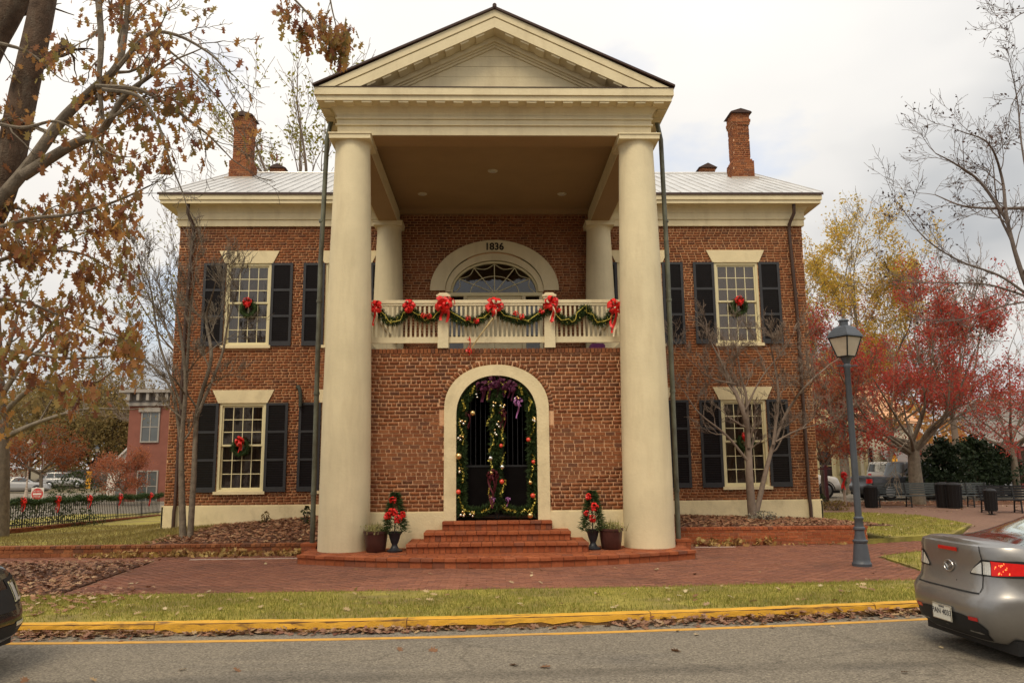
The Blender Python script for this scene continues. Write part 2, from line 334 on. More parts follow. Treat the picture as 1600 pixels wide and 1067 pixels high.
def courses(z0, z1, xa, xb, blocked=None, ch=.0805, LB=.214, joint=.020, header=6, seed=1):
    """brick faces (x0,x1,z0,z1) of an old wall: running courses, every sixth one headers"""
    r = random.Random(seed); res = []; nz = max(1, round((z1 - z0) / ch)); chh = (z1 - z0) / nz
    for k in range(nz):
        za = z0 + k * chh; hd = header and (k % header == header // 2); pit = LB / 2 if hd else LB
        zc = za + chh / 2; bl = blocked(zc, chh) if blocked else []
        x = xa - pit * (.5 if k % 2 else 0) - r.random() * .05
        while x < xb:
            wd = pit * (1 + r.uniform(-.05, .05)); a, b = max(x, xa) + joint / 2, min(x + wd, xb) - joint / 2; x += wd
            segs = [(a, b)]
            for p, q in bl:
                segs = [t for s in segs for t in ((s[0], min(s[1], p)), (max(s[0], q), s[1])) if t[1] > t[0]]
            for s in segs:
                if s[1] - s[0] > .03: res.append((s[0], s[1], za + joint / 2 + r.uniform(-.002, .002), za + chh - joint / 2 + r.uniform(-.002, .002)))
    return res
def face_mats(rects, y, d=.06, proud=.0, seed=2):
    r = random.Random(seed); out = []
    for a, b, c, e in rects:
        j = r.uniform(-.003, .004)
        out.append(bmat(((a + b) / 2, y + d / 2 - j, (c + e) / 2), b - a, d, e - c, 0, r.uniform(-.006, .006)))
    return out
def side_mats(rects, x, sgn, d=.05, seed=3):      # rects (y0,y1,z0,z1) on a wall facing +-x
    r = random.Random(seed)
    return [bmat((x - sgn * (d / 2 - r.uniform(-.003, .004)), (a + b) / 2, (c + e) / 2), d, b - a, e - c) for a, b, c, e in rects]
def text_part(name, s, size, M, m, parent, depth=.004, bold=0):
    cu = bpy.data.curves.new(name, 'FONT'); cu.body = s; cu.size = size; cu.extrude = depth; cu.offset = bold; cu.align_x = 'CENTER'; cu.align_y = 'CENTER'
    t = bpy.data.objects.new('tmp', cu); col.objects.link(t); dg = bpy.context.evaluated_depsgraph_get()
    me = bpy.data.meshes.new_from_object(t.evaluated_get(dg)); bpy.data.objects.remove(t); bpy.data.curves.remove(cu)
    me.transform(M); me.materials.clear(); return link(name, me, m, parent)
def archpts(hw, z0, zs, rise, n=28, p=2.0):
    """outline of an arched opening, left foot to right foot"""
    q = [(-hw, z0)] if z0 < zs - 1e-4 else []
    for i in range(n + 1):
        t = PI * (1 - i / n); c, s_ = math.cos(t), math.sin(t)
        q.append((hw * math.copysign(abs(c) ** (2 / p), c), zs + rise * abs(s_) ** (2 / p)))
    if z0 < zs - 1e-4: q.append((hw, z0))
    return q
def archband(mb, O, I, y0, y1):
    n = len(O)
    v = [(x, y0, z) for x, z in O] + [(x, y0, z) for x, z in I] + [(x, y1, z) for x, z in O] + [(x, y1, z) for x, z in I]
    f = []
    for i in range(n - 1):
        f += [(i, i + 1, n + i + 1, n + i), (2 * n + i, 3 * n + i, 3 * n + i + 1, 2 * n + i + 1), (i, 2 * n + i, 2 * n + i + 1, i + 1), (n + i, n + i + 1, 3 * n + i + 1, 3 * n + i)]
    f += [(0, n, 3 * n, 2 * n), (n - 1, 3 * n - 1, 4 * n - 1, 2 * n - 1)]
    return mb.add(v, f)

# ================================================================== THE SETTING
ZP, ZR, ZG = -.17, -.25, -.62         # pavement, road, far ground
def kerb_y(x):
    y = 9.67 + .0095 * (min(x, 8.) + 3) ** 2 if x > -3 else 9.67 + .006 * (x + 3) ** 2
    return y + max(0, x - 8) * .20
struct('ground', MB().slab([(-400, -60), (400, -60), (400, 600), (-400, 600)], ZG - 1, ZG), EARTH)
xs = [-60, -40, -25] + [-16 + i * .5 for i in range(61)] + [20, 30, 45, 70]
rd = MB(); rd.slab([(-60, -30), (70, -30)] + [(x, kerb_y(x)) for x in reversed(xs)], ZG - .4, ZR)
ROAD = struct('road', rd, ASPH)
def ribbon(mb, x0, x1, off0, off1, z0, z1, step=.25, fy=kerb_y):
    n = int((x1 - x0) / step); X = [x0 + (x1 - x0) * i / n for i in range(n + 1)]
    A = [(x, fy(x) + off0) for x in X]; B = [(x, fy(x) + off1) for x in reversed(X)]
    return mb.slab(A + B, z0, z1)
ln = ribbon(MB(), -16, 14, -.47, -.37, ZR + .001, ZR + .005).build('edge_line', YLINE, ROAD)
# kerb: cast lengths of about three metres, painted yellow, edges worn
KERB = struct('kerb', ribbon(MB(), -60, 60, .014, .155, ZG - .3, -.135, .5), mat('stained_kerb_face', (.30, .16, .05), .9, .35, 7, .6, 50, stain=((.10, .055, .035), (1.6, 5, 9), .42, .62, .85)))
x = -16.0; k = 0
while x < 15:
    mb = MB(); n = 22; e = x + 2.96
    prof = [(.004 + random.uniform(-.003, .003), -.195 + random.uniform(-.02, .015)), (.012, -.145), (.035, -.128), (.155, -.127), (.165, ZR - .05)]
    X = [x + (e - x) * i / n for i in range(n + 1)]
    wob = [random.uniform(-.028, .012) for _ in X]
    rows = [[(xx, kerb_y(xx) + o + random.uniform(-.004, .004), z + random.uniform(-.004, .004) + (wob[q] if z < -.19 and z > -.24 else 0)) for o, z in prof] for q, xx in enumerate(X)]
    o0 = len(mb.v)
    for rr in rows: mb.v.extend(rr)
    for i in range(n):
        for j in range(4): mb.f.append((i * 5 + j, (i + 1) * 5 + j, (i + 1) * 5 + j + 1, i * 5 + j + 1))
    mb.f += [(0, 1, 2, 3, 4), tuple(n * 5 + j for j in (4, 3, 2, 1, 0))]
    mb.build('kerb_length', YEL, KERB); x += 2.975
# grass verge between kerb and pavement
vx = [-16 + i * .5 for i in range(65)]
def verge_y(x): return 12.06 + (.010 * max(0, x) ** 2 if x < 7 else .49 + (x - 7) * .14)
VERGE = struct('grass_verge', MB().slab([(x, kerb_y(x) + .16) for x in vx] + [(x, verge_y(x)) for x in reversed(vx)], ZG - .2, [-.135] * len(vx) + [ZP + .002] * len(vx)), GRASSG)
# brick pavement
PV_L = -6.75
pav_poly = [(-6.55, verge_y(-6.5)), (-4, 12.06), (0, 12.06), (3, 12.16), (6, 12.42), (8, verge_y(8)), (11, verge_y(11)), (14, verge_y(14)), (16, 13.55), (7.2, 13.55), (7.45, 15.5), (8.2, 16.1), (12.5, 18.3), (12.3, 19.2), (8.2, 17.75), (8.2, 18.0), (-8, 18.0), (-22, 18.2), (-22, 16.05), (-6.85, 16.05)]
PAV = struct('brick_pavement', MB().slab(pav_poly, ZG - .2, ZP - .012), JOINT)
def inpoly(x, y, poly):
    c = False; n = len(poly)
    for i in range(n):
        x0, y0 = poly[i]; x1, y1 = poly[(i + 1) % n]
        if (y0 > y) != (y1 > y) and x < (x1 - x0) * (y - y0) / (y1 - y0) + x0: c = not c
    return c
pm = []
y = 12.02; k = 0
while y < 19.2:
    x = -15.0 - (.105 if k % 2 else 0)
    while x < 16:
        cx, cy = x + .1, y + .05
        if inpoly(cx, cy, pav_poly) and inpoly(cx - .1, cy + .04, pav_poly) and inpoly(cx + .1, cy + .04, pav_poly) and not (abs(cx) < 3.6 and cy > 15.6):
            pm.append(bmat((cx, cy + random.uniform(-.002, .002), ZP - .02 + random.uniform(-.003, .003)), .202, .0985, .04, random.uniform(-.008, .008)))
        x += .2085
    y += .1055; k += 1
lay(pm, PAV, PAVER, 300, 'paver', key=lambda M: (M.translation - Vector((0, 11, 0))).length, stuff='pavers')
# beds and lawns
def hmesh(name, m, x0, x1, y0, y1, fz, nx, ny, skirt=ZG - .2):
    mb = MB(); P = [[(x0 + (x1 - x0) * i / nx, y0 + (y1 - y0) * j / ny) for i in range(nx + 1)] for j in range(ny + 1)]
    for row in P:
        for x, y in row: mb.v.append((x, y, fz(x, y)))
    W = nx + 1
    for j in range(ny):
        for i in range(nx): mb.f.append((j * W + i, j * W + i + 1, (j + 1) * W + i + 1, (j + 1) * W + i))
    return struct(name, mb, m)
def zbedL(x, y):                       # left bed rises towards the wall and towards the porch
    t = min(1, max(0, (y - 17.2) / 5.2)); a = -.06 + .40 * min(1, max(0, (x + 9.4) / 5.4)); return .04 * (1 - t) + a * t
def zbedR(x, y):
    t = min(1, max(0, (y - 18) / 4.5)); a = .24 - .20 * min(1, max(0, (x - 4) / 5.3)); return .20 * (1 - t) + a * t
hmesh('mulch_bed', MULCH, -7.5, -3.3, 17.08, 22.5, zbedL, 16, 14)
hmesh('lawn', GRASSG, -9.6, -7.5, 17.08, 22.5, zbedL, 6, 14)
hmesh('mulch_bed', MULCH, 3.3, 9.2, 18.0, 22.5, zbedR, 16, 12)
struct('mulch_bed', MB().slab([(-15, 12.2), (-6.58, 12.07), (-6.88, 16.04), (-15, 16.04)], ZG - .2, ZP + .003), MULCH)
def zlawnL(x, y):
    t = min(1, max(0, (y - 17.2) / 8)); return .03 - .40 * t * min(1, max(.15, (-x - 8.5) / 4))
hmesh('lawn', GRASSG, -20, -9.3, 17.1, 38, lambda x, y: zlawnL(x, y) - .012 * max(0, y - 25), 12, 14)
struct('lawn', MB().slab([(8.2, 17.9), (11.2, 19.2), (13.3, 21.85), (13.8, 25.4), (12.65, 27.1), (9.2, 27.1), (9.2, 22.5), (8.3, 18.05)], ZG - .2, -.10), GRASSG)
struct('lawn', MB().slab([(7.25, 13.6), (16, 13.6), (18, 17), (13, 18.25), (8.3, 15.95), (7.5, 15.45)], ZG - .2, ZP + .01), GRASSG)
PLZ = mat('plaza_paving', (.23, .135, .095), .9, .2, 9, .3, 60, stain=((.13, .075, .055), (.6, .6, 1), .5, .75, .5))
struct('plaza', MB().slab([(12.6, 19.25), (24, 20), (40, 24), (40, 31), (9.4, 31), (9.4, 27.1), (12.7, 27.1), (13.8, 25.4), (13.3, 21.8), (11.4, 19.2)], ZG - .2, -.12), PLZ)
struct('leaf_strewn_bed', MB().slab([(9.4, 31.05), (40, 31.05), (40, 33.5), (9.4, 33.5)], ZG - .2, -.10), mat('leafy_soil', (.16, .075, .04), 1, .4, 14, 1, 50))
struct('far_street', MB().slab([(9, 33.55), (70, 33.55), (90, 58), (9, 58)], ZG - .2, -.2), ASPH)
struct('side_street', MB().slab([(-70, 19), (-20.2, 19), (-17, 42), (-17, 70), (-70, 70)], ZG - .2, ZG + .02), ASPH)
def low_wall(name, label, x0, x1, y0, y1, top, seed, bot=ZP):
    t = thing(name, label, 'garden wall', ((x0 + x1) / 2, (y0 + y1) / 2, bot), 'low brick garden walls')
    core = MB().box(x0 + .01, x1 - .01, y0 + .01, y1, bot - .1, top - .055).build('wall_core', MORTAR2, t)
    rects = courses(bot, top - .055, x0, x1, None, .072, .205, .011, 0, seed)
    lay(face_mats(rects, y0, .06), core, STEPB if seed == 5 else BRICK, 300)
    cap = []; x = x0
    while x < x1 - .05:
        cap.append(bmat((x + .05, (y0 + y1) / 2, top - .0275), .093, y1 - y0 + .03, .053, 0)); x += .104
    lay(cap, core, STEPB if seed == 5 else BRICK, 300, 'coping_brick')
    return t
low_wall('garden_wall', 'long low brick wall edging the left mulch bed and lawn', -15.5, -3.95, 16.98, 17.2, .06, 4)
low_wall('garden_wall', 'low brick wall edging the raised mulch bed on the right', 3.95, 8.4, 17.82, 18.05, .22, 5)
for u0, u1, v in ((744, 800, 884), (300, 465, 873), (1085, 1150, 854.5)):
    a = gr(u0, v, ZP); b = gr(u1, v, ZP); yy = (a.y + b.y) / 2
    struct('drain_strip', MB().box(a.x, b.x, yy - .035, yy + .035, ZP - .05, ZP + .006), mat('pale_strip', (.50, .40, .34), .8, .1, 9))

# ================================================================== COURTHOUSE
YW, YB, YPW = 22.48, 33.0, 16.45
HWB, ZB0, ZB1 = 9.32, .58, 8.70
CH = thing('courthouse', 'two-storey red brick courthouse with white-columned portico and pediment', 'building', (0, YW, 0))
WIN = [(sx * cx, z0, z1) for cx in (7.24, 4.33) for sx in (-1, 1) for z0, z1 in ((.97, 3.46), (5.13, 7.58))]
FAN_HW, FAN_Z, FAN_R = 1.86, 6.74, 1.50
def fan_half(z, hw=FAN_HW, zs=FAN_Z, r=FAN_R):
    if z < zs: return 1.43 if z > 4.1 else 0
    if z > zs + r: return 0
    return hw * math.sqrt(max(0, 1 - ((z - zs) / r) ** 2))
def blocked_main(z, ch):
    b = []
    for cx, z0, z1 in WIN:
        if z0 - .09 < z < z1: b.append((cx - .665, cx + .665))
        elif z1 <= z < z1 + .375:
            h = .70 + .18 * (z - z1) / .375; b.append((cx - h, cx + h))
    h = fan_half(z)
    if h > 0: b.append((-h, h))
    return b
# facade: mortar bed with real openings, then every brick
fw = MB(); ym = YW + .012
xs_ = sorted({-HWB, HWB, -1.43, 1.43, -3.04, 3.04} | {c + s * .64 for c, _, _ in WIN for s in (-1, 1)})
for a, b in zip(xs_[:-1], xs_[1:]):
    mid = (a + b) / 2; cuts = sorted((z0, z1) for c, z0, z1 in WIN if abs(mid - c) < .6)
    if abs(mid) < 1.43: cuts = [(4.1, 7.7)]
    z = -.5
    for z0, z1 in cuts + ([(9.27, 9.27)] if abs(mid) < 3.1 else [(9.0, 9.0)]):
        if z0 > z: fw.box(a, b, ym, YW + .35, z, z0)
        z = z1
FAC = fw.build('facade_wall', MORTAR2, CH)
rc = courses(ZB0, ZB1, -HWB, HWB, blocked_main, seed=11)
rc = [r for r in rc if not (abs((r[0] + r[1]) / 2) < 2.6 and r[3] < 4.1)]
def show_key(M):
    p = M.translation
    return (0 if (4.9 < abs(p.x) < 9.2 and p.z > .6) else 50) + (p - Vector((0, 0, 2.6))).length
rc += courses(ZB1, 9.19, -3.0, 3.0, None, seed=12)
lay(face_mats(rc, YW, .06), FAC, BRICK, 300, key=show_key)
# side and rear walls (brick pattern in the material: they face away from the street)
def brickwall_mat():
    m = bpy.data.materials.new('far_brickwork'); m.use_nodes = True; t = m.node_tree; n = t.nodes; l = t.links; b = n['Principled BSDF']; b.inputs['Roughness'].default_value = .9
    g = n.new('ShaderNodeNewGeometry'); s = n.new('ShaderNodeSeparateXYZ'); l.new(g.outputs['Position'], s.inputs[0])
    a = n.new('ShaderNodeMath'); a.operation = 'ADD'; l.new(s.outputs[0], a.inputs[0]); l.new(s.outputs[1], a.inputs[1])
    c = n.new('ShaderNodeCombineXYZ'); l.new(a.outputs[0], c.inputs[0]); l.new(s.outputs[2], c.inputs[1])
    k = n.new('ShaderNodeTexBrick'); l.new(c.outputs[0], k.inputs[0]); k.inputs['Scale'].default_value = 1
    k.inputs['Brick Width'].default_value = .214; k.inputs['Row Height'].default_value = .0805; k.inputs['Mortar Size'].default_value = .008
    k.inputs['Color1'].default_value = (.22, .06, .028, 1); k.inputs['Color2'].default_value = (.29, .085, .036, 1); k.inputs['Mortar'].default_value = (.40, .20, .10, 1)
    l.new(k.outputs[0], b.inputs['Base Color']); return m
BWM = brickwall_mat()
sw = MB()
for s in (-1, 1):
    sw.box(min(s * HWB, s * (HWB - .35)), max(s * HWB, s * (HWB - .35)), YW + .36, YB, -.5, 8.9)
sw.box(-HWB + .36, HWB - .36, YB - .35, YB, -.5, 8.9)
sw.build('side_wall', BWM, CH)
MB().box(-HWB + .4, HWB - .4, YW + 2.2, YW + 2.3, -.4, 9).build('inner_wall', ROOMM, CH)
MB().box(-HWB + .4, HWB - .4, YW + .36, YW + 2.2, 4.25, 4.4).build('upper_floor', ROOMM, CH)
MB().box(-HWB + .4, HWB - .4, YW + .36, YW + 2.2, -.1, .3).build('lower_floor', ROOMM, CH)
# water table
for a, b in ((-HWB - .045, -2.8), (2.8, HWB + .045)): wt = MB(); wt.box(a, b, YW - .05, YW - .002, -.6, ZB0 - .02).prism([(a, ZB0 - .02), (b, ZB0 - .02), (b, ZB0 + .012), (a, ZB0 + .012)], YW - .035, YW - .002); wt.build('stucco_base', CREAM2, CH)
for s in (-1, 1): MB().box(min(s * (HWB + .003), s * (HWB + .05)), max(s * (HWB + .003), s * (HWB + .05)), YW - .05, YB, -.6, ZB0).build('stucco_base', CREAM2, CH)
# main cornice
for nm, e, z0, z1 in (('architrave', .06, 8.70, 8.90), ('fillet', .10, 8.90, 8.945), ('frieze', .07, 8.945, 9.10), ('bed_moulding', .15, 9.10, 9.28), ('corona', .445, 9.28, 9.385), ('cornice_fascia', .48, 9.385, 9.55)):
    if nm == 'bed_moulding':
        for s in (-1, 1):
            mb = MB(); prof_ = ((.075, 9.10), (.09, 9.16), (.13, 9.22), (.20, 9.28))
            for ee, z in prof_: mb.v += [(s * 3.05, YW - ee, z), (s * (HWB + ee), YW - ee, z), (s * (HWB + ee), YB, z)]
            mb.f = [(i * 3 + j, i * 3 + j + 1, i * 3 + 4 + j, i * 3 + 3 + j) for i in range(3) for j in range(2)]; mb.build(nm, CREAM, CH)
        continue
    elif z1 < 9.2: mb = MB().slab([(-HWB - e, YW - e), (-3.05, YW - e), (-3.05, YW + .34), (3.05, YW + .34), (3.05, YW - e), (HWB + e, YW - e), (HWB + e, YB + e), (-HWB - e, YB + e)], z0, z1)
    else: mb = MB().box(-HWB - e, HWB + e, YW - e, YB + e, z0, z1)
    mb.build(nm, CREAM, CH)
# main roof: gable, ridge along x, metal sheets with standing seams
YE, ZE, YR = YW - .50, 9.555, 27.75
SL = .485; ZRG = ZE + SL * (YR - YE); HWR = HWB + .52
rf = MB().prism([(0, 0)] * 0 or [(-HWR, 0), (HWR, 0), (HWR, .045), (-HWR, .045)], 0, 1)
M1 = Matrix(((1, 0, 0, 0), (0, YR - YE, 0, YE), (0, ZRG - ZE, 1, ZE), (0, 0, 0, 1)))
M2 = Matrix(((1, 0, 0, 0), (0, -(YR - YE), 0, 2 * YR - YE), (0, ZRG - ZE, 1, ZE), (0, 0, 0, 1)))
v0 = list(rf.v); f0 = list(rf.f); rr = MB(); rr.add([M1 @ Vector(p) for p in v0], f0); rr.add([M2 @ Vector(p) for p in v0], f0)
ROOF = rr.build('roof', ROOFM, CH)
sm = bpy.data.meshes.new('standing_seam'); b = MB().box(-.012, .012, 0, 1, .045, .075); b.v = [tuple(M1 @ Vector(p)) for p in b.v]; sm.from_pydata(b.v, [], b.f); sm.materials.append(ROOFM)
x = -HWR + .15
while x < HWR:
    if abs(x) > 2.2:
        o = bpy.data.objects.new('standing_seam', sm); col.objects.link(o); o.parent = ROOF; o.location.x = x
    x += .305
MB().box(-HWR, HWR, YE - .012, YE, ZE - .03, ZE + .035).build('drip_edge', ROOFE, ROOF)
MB().tube([(-HWR, YR, ZRG + .05), (HWR, YR, ZRG + .05)], .06, 8).build('ridge_cap', ROOFM, ROOF)
for s in (-1, 1):                               # gable ends
    xg = s * (HWB - .02)
    g = MB().add([(xg, YW - .2, 9.56), (xg, YB + .2, 9.56), (xg, YR, ZRG - .12)], [(0, 1, 2)]); g.build('gable_wall', BWM, CH)
# chimneys at the gable ends
def chimney(x0, x1, y0, y1, zb, zt, big=True):
    zc = zt - (.42 if big else .14); c = MB()
    steps = [(0, zb - .8, zb + .70), (-.045, zb + .70, zb + .78), (-.085, zb + .78, zc), (-.055, zc, zc + .09), (-.03, zc + .09, zc + .2), (-.06, zc + .2, zt)] if big else [(0, zb - .6, zc), (.03, zc, zt)]
    for e, a, b in steps: c.box(x0 - e + .012, x1 + e - .012, y0 - e + .012, y1 + e - .012, a, b)
    ch = c.build('chimney', MORTAR, CH); mats = []
    for q, (e, a, b) in enumerate(steps):
        for r_ in courses(a, b, x0 - e, x1 + e, None, .078, .21, .014, 6, 20 + q): mats.append(face_mats([r_], y0 - e, .05)[0])
        for s, xx in ((-1, x0 - e), (1, x1 + e)):
            mats += side_mats(courses(a, b, y0 - e + .05, y1 + e, None, .078, .21, .014, 6, 30 + q), xx, s)
    lay(mats, ch, BRICK, 0 if not big else 120, key=lambda M: M.translation.y)
    if big:
        MB().box(x0 - .1, x1 + .1, y0 - .12, y1 + .1, zb - .15, zb + .06).build('flashing', mat('lead_flashing', (.42, .36, .30), .7, .1, 6), ch)
        cap = MB(); xm = (x0 + x1) / 2; cap.prism([(x0 - .02, zt), (x1 + .02, zt), (x1 - .03, zt + .05), (xm, zt + .16), (x0 + .03, zt + .05)], y0 - .03, y1 + .02); cap.build('chimney_cap', ROOFE, ch)
    else:
        cap = MB().prism([(x0 - .1, zt), (x1 + .1, zt), ((x0 + x1) / 2, zt + .2)], y0 - .1, y1 + .1); cap.build('chimney_cap', ROOFE, ch)
chimney(-9.22, -8.46, 26.0, 26.75, 11.50, 13.86); chimney(8.50, 9.26, 26.0, 26.75, 11.52, 14.02)
chimney(-9.3, -8.75, 31.2, 31.8, 12.4, 13.94, False); chimney(8.82, 9.42, 31.2, 31.8, 12.4, 13.98, False)

# ---- windows with sashes, single panes, lintel, sill and shutters
PANE = glass('window_pane', (.72, .66, .60), .04)
def window(cx, z0, z1, curtain):
    y = YW + .03; W = .655; f = MB()
    f.box(cx - W, cx - W + .07, y - .02, y + .12, z0, z1).box(cx + W - .07, cx + W, y - .02, y + .12, z0, z1).box(cx - W + .07, cx + W - .07, y - .02, y + .12, z1 - .07, z1).box(cx - W + .07, cx + W - .07, y - .02, y + .12, z0, z0 + .05)
    wn_ = f.build('window', SASH, CH)
    a, b = cx - W + .07, cx + W - .07; zm = (z0 + z1) / 2 + .02
    for k, (s0, s1, ys) in enumerate(((zm, z1 - .07, y + .02), (z0 + .05, zm + .035, y + .06))):
        g = MB(); st = .042
        g.box(a, a + st, ys, ys + .035, s0, s1).box(b - st, b, ys, ys + .035, s0, s1).box(a + st, b - st, ys, ys + .035, s0, s0 + .05).box(a + st, b - st, ys, ys + .035, s1 - .05, s1)
        pw = (b - a - 2 * st) / 4; ph = (s1 - s0 - .10) / 3
        for i in range(1, 4): g.box(a + st + i * pw - .011, a + st + i * pw + .011, ys + .004, ys + .03, s0 + .05, s1 - .05)
        for j in range(1, 3):
            for i in range(4): g.box(a + st + i * pw + .011, a + st + (i + 1) * pw - .011, ys + .005, ys + .029, s0 + .05 + j * ph - .011, s0 + .05 + j * ph + .011)
        g.build('sash', SASH, wn_)
        for i in range(4):
            for j in range(3):
                M = Matrix.Translation((a + st + (i + .5) * pw, ys + .016, s0 + .05 + (j + .5) * ph)) @ Matrix.Rotation(random.uniform(-.008, .008), 4, 'Z') @ Matrix.Rotation(random.uniform(-.008, .008), 4, 'X') @ Matrix.Diagonal((pw - .01, .004, ph - .01, 1))
                o = bpy.data.objects.new('pane', unit_mesh(PANE)); col.objects.link(o); o.parent = wn_
                o.matrix_basis = M
    # drapes or blind behind the glass
    cu = MB()
    def drape(p, q, top, bot, amp):
        n = 26; A = [(p + (q - p) * i / n, YW + .26 + amp * math.sin(i * 1.9) + random.uniform(-.006, .006), top) for i in range(n + 1)]
        B = [(x_ + (.03 if p < cx else -.03), yy, bot) for x_, yy, _ in A]; cu.strip(A, B)
    if curtain == 'full': drape(a - .05, b + .05, z1 - .02, z0 + .06, .012)
    else:
        drape(a - .05, cx - .26, z1 - .02, z0 + .04, .03); drape(cx + .36, b + .05, z1 - .02, z0 + .04, .03)
    cu.build('curtain', CURT, wn_)
    if curtain != 'full':
        cu = MB(); n = 30; A = [(a - .04 + (b - a + .08) * i / n, YW + .345 + .006 * math.sin(i * 2.3 + cx), z1 - .03) for i in range(n + 1)]; cu.strip(A, [(p, q, z0 + .05) for p, q, _ in A]); cu.build('net_curtain', mat('brown_net_curtain', (.27, .185, .145), .95, .22, 2.2), wn_)
    MB().prism([(cx - .70, z1), (cx + .70, z1), (cx + .88, z1 + .375), (cx - .88, z1 + .375)], YW - .03, YW + .1).build('lintel', CREAM2, wn_)
    MB().box(cx - .72, cx + .72, YW - .07, YW + .1, z0 - .085, z0).build('sill', CREAM2, wn_)
def shutter(x0, x1, z0, z1, tilt):
    """louvred three-panel shutter folded back against the wall"""
    s = MB(); st = .075; y0, y1 = YW - .055, YW - .012
    zz_ = [z0, z0 + .14]; hh = (z1 - z0 - .14 - .07 - .14) / 3; rails = [(z0, z0 + .14)]
    z = z0 + .14; pans = []
    for k in range(3):
        pans.append((z, z + hh)); z += hh
        if k < 2: rails.append((z, z + .07)); z += .07
    rails.append((z, z1))
    s.box(x0, x0 + st, y0, y1, z0, z1).box(x1 - st, x1, y0, y1, z0, z1)
    for a, b in rails: s.box(x0 + st, x1 - st, y0 + .003, y1 - .003, a, b)
    o = s.build('shutter', SHUTR, CH)
    for a, b in pans:
        p = MB(); n = 11; h = (b - a) / n
        for i in range(n): p.add([(x0 + st, y1 - .006, a + i * h), (x1 - st, y1 - .006, a + i * h), (x1 - st, y0 + .014, a + (i + 1) * h - .006), (x0 + st, y0 + .014, a + (i + 1) * h - .006), (x0 + st, y1 - .006, a + (i + 1) * h), (x1 - st, y1 - .006, a + (i + 1) * h)], [(0, 1, 2, 3), (3, 2, 5, 4)])
        p.build('louvre_panel', SHUT, o)
for cx, z0, z1 in WIN:
    window(cx, z0, z1, 'full' if (cx > 6 and z0 > 4) else 'side')
    shutter(cx - 1.30, cx - .675, z0 - .02, z1 + .0, 0); shutter(cx + .675, cx + 1.30, z0 - .02, z1 + .0, 0)

# ---- fan window with the date over the balcony door
FANW = archband(MB(), archpts(1.91, 6.74, 6.74, 1.53, 36), archpts(1.46, 6.74, 6.74, 1.17, 36), YW - .05, YW + .1).build('fanlight', CREAM, CH)
archband(MB(), archpts(1.458, 6.70, 6.70, 1.165, 36), archpts(1.30, 6.70, 6.70, .96, 36), YW - .02, YW + .14).build('inner_arch', CREAM, FANW)
archband(MB(), archpts(1.298, 6.68, 6.68, .958, 36), archpts(1.24, 6.68, 6.68, .905, 36), YW + .04, YW + .2).build('frame', SASH, FANW)
MB().box(-1.46, 1.46, YW + .0, YW + .16, 6.58, 6.68).build('transom_bar', SASH, FANW)
gp = archpts(1.24, 6.68, 6.68, .905, 40); gl_ = MB()
spokes = [PI * k / 6 for k in range(7)]
for k in range(6):
    n = 6; A = [spokes[k] + (spokes[k + 1] - spokes[k]) * i / n for i in range(n + 1)]
    poly = [(0, 6.683)] + [(1.238 * math.cos(t), 6.683 + .90 * math.sin(t)) for t in A]
    MB().add([(x_, YW + .13, z_) for x_, z_ in poly], [tuple(range(len(poly)))]).build('pane', PANE, FANW)
br = MB()
for t in spokes[1:-1]: br.tube([(.06 * math.cos(t), YW + .115, 6.683 + .05 * math.sin(t)), (1.238 * math.cos(t), YW + .115, 6.683 + .902 * math.sin(t))], .013, 5)
br.tube([(.72 * math.cos(PI * i / 24), YW + .115, 6.683 + .52 * math.sin(PI * i / 24)) for i in range(25)], .012, 5)
for k in range(6):
    t0, t1 = spokes[k], spokes[k + 1]
    br.tube([((1.225 - .16 * math.sin(PI * i / 8)) * math.cos(t0 + (t1 - t0) * i / 8), YW + .115, 6.683 + (.89 - .13 * math.sin(PI * i / 8)) * math.sin(t0 + (t1 - t0) * i / 8)) for i in range(9)], .011, 5)
br.build('glazing_bars', SASH, FANW)
text_part('date_lettering', '1836', .30, Matrix.Translation((0, YW - .058, 8.06)) @ Matrix.Rotation(PI / 2, 4, 'X') @ Matrix.Diagonal((.95, 1, 1, 1)), mat('black_numerals', (.012, .010, .009), .6), FANW, .006, .0065)
dr = MB(); dr.box(-1.33, 1.33, YW + .13, YW + .138, 4.13, 4.16).box(-1.43, -1.33, YW + .02, YW + .14, 4.13, 6.58).box(1.33, 1.43, YW + .02, YW + .14, 4.13, 6.58).box(-.92, -.82, YW + .02, YW + .14, 4.13, 6.58).box(.82, .92, YW + .02, YW + .14, 4.13, 6.58).box(-1.33, -.92, YW + .02, YW + .14, 6.30, 6.40).box(.92, 1.33, YW + .02, YW + .14, 6.30, 6.40).box(-1.33, -.92, YW + .02, YW + .14, 4.13, 4.9).box(.92, 1.33, YW + .02, YW + .14, 4.13, 4.9)
BD = dr.build('balcony_door', CREAM, CH)
for s in (-1, 1):
    d = MB().box(s * .41 - .405, s * .41 + .405, YW + .06, YW + .12, 4.14, 6.57)
    lf = d.build('door_leaf', CREAM, BD)
    for z0, z1 in ((4.35, 5.0), (5.15, 5.85), (6.0, 6.42)): MB().box(s * .41 - .26, s * .41 + .26, YW + .045, YW + .058, z0, z1).build('raised_panel', CREAM, BD)
    for z0, z1 in ((4.92, 5.36), (5.4, 5.83), (5.87, 6.28)): MB().box(s * 1.125 - .2, s * 1.125 + .2, YW + .075, YW + .08, z0, z1).build('pane', PANE, BD)

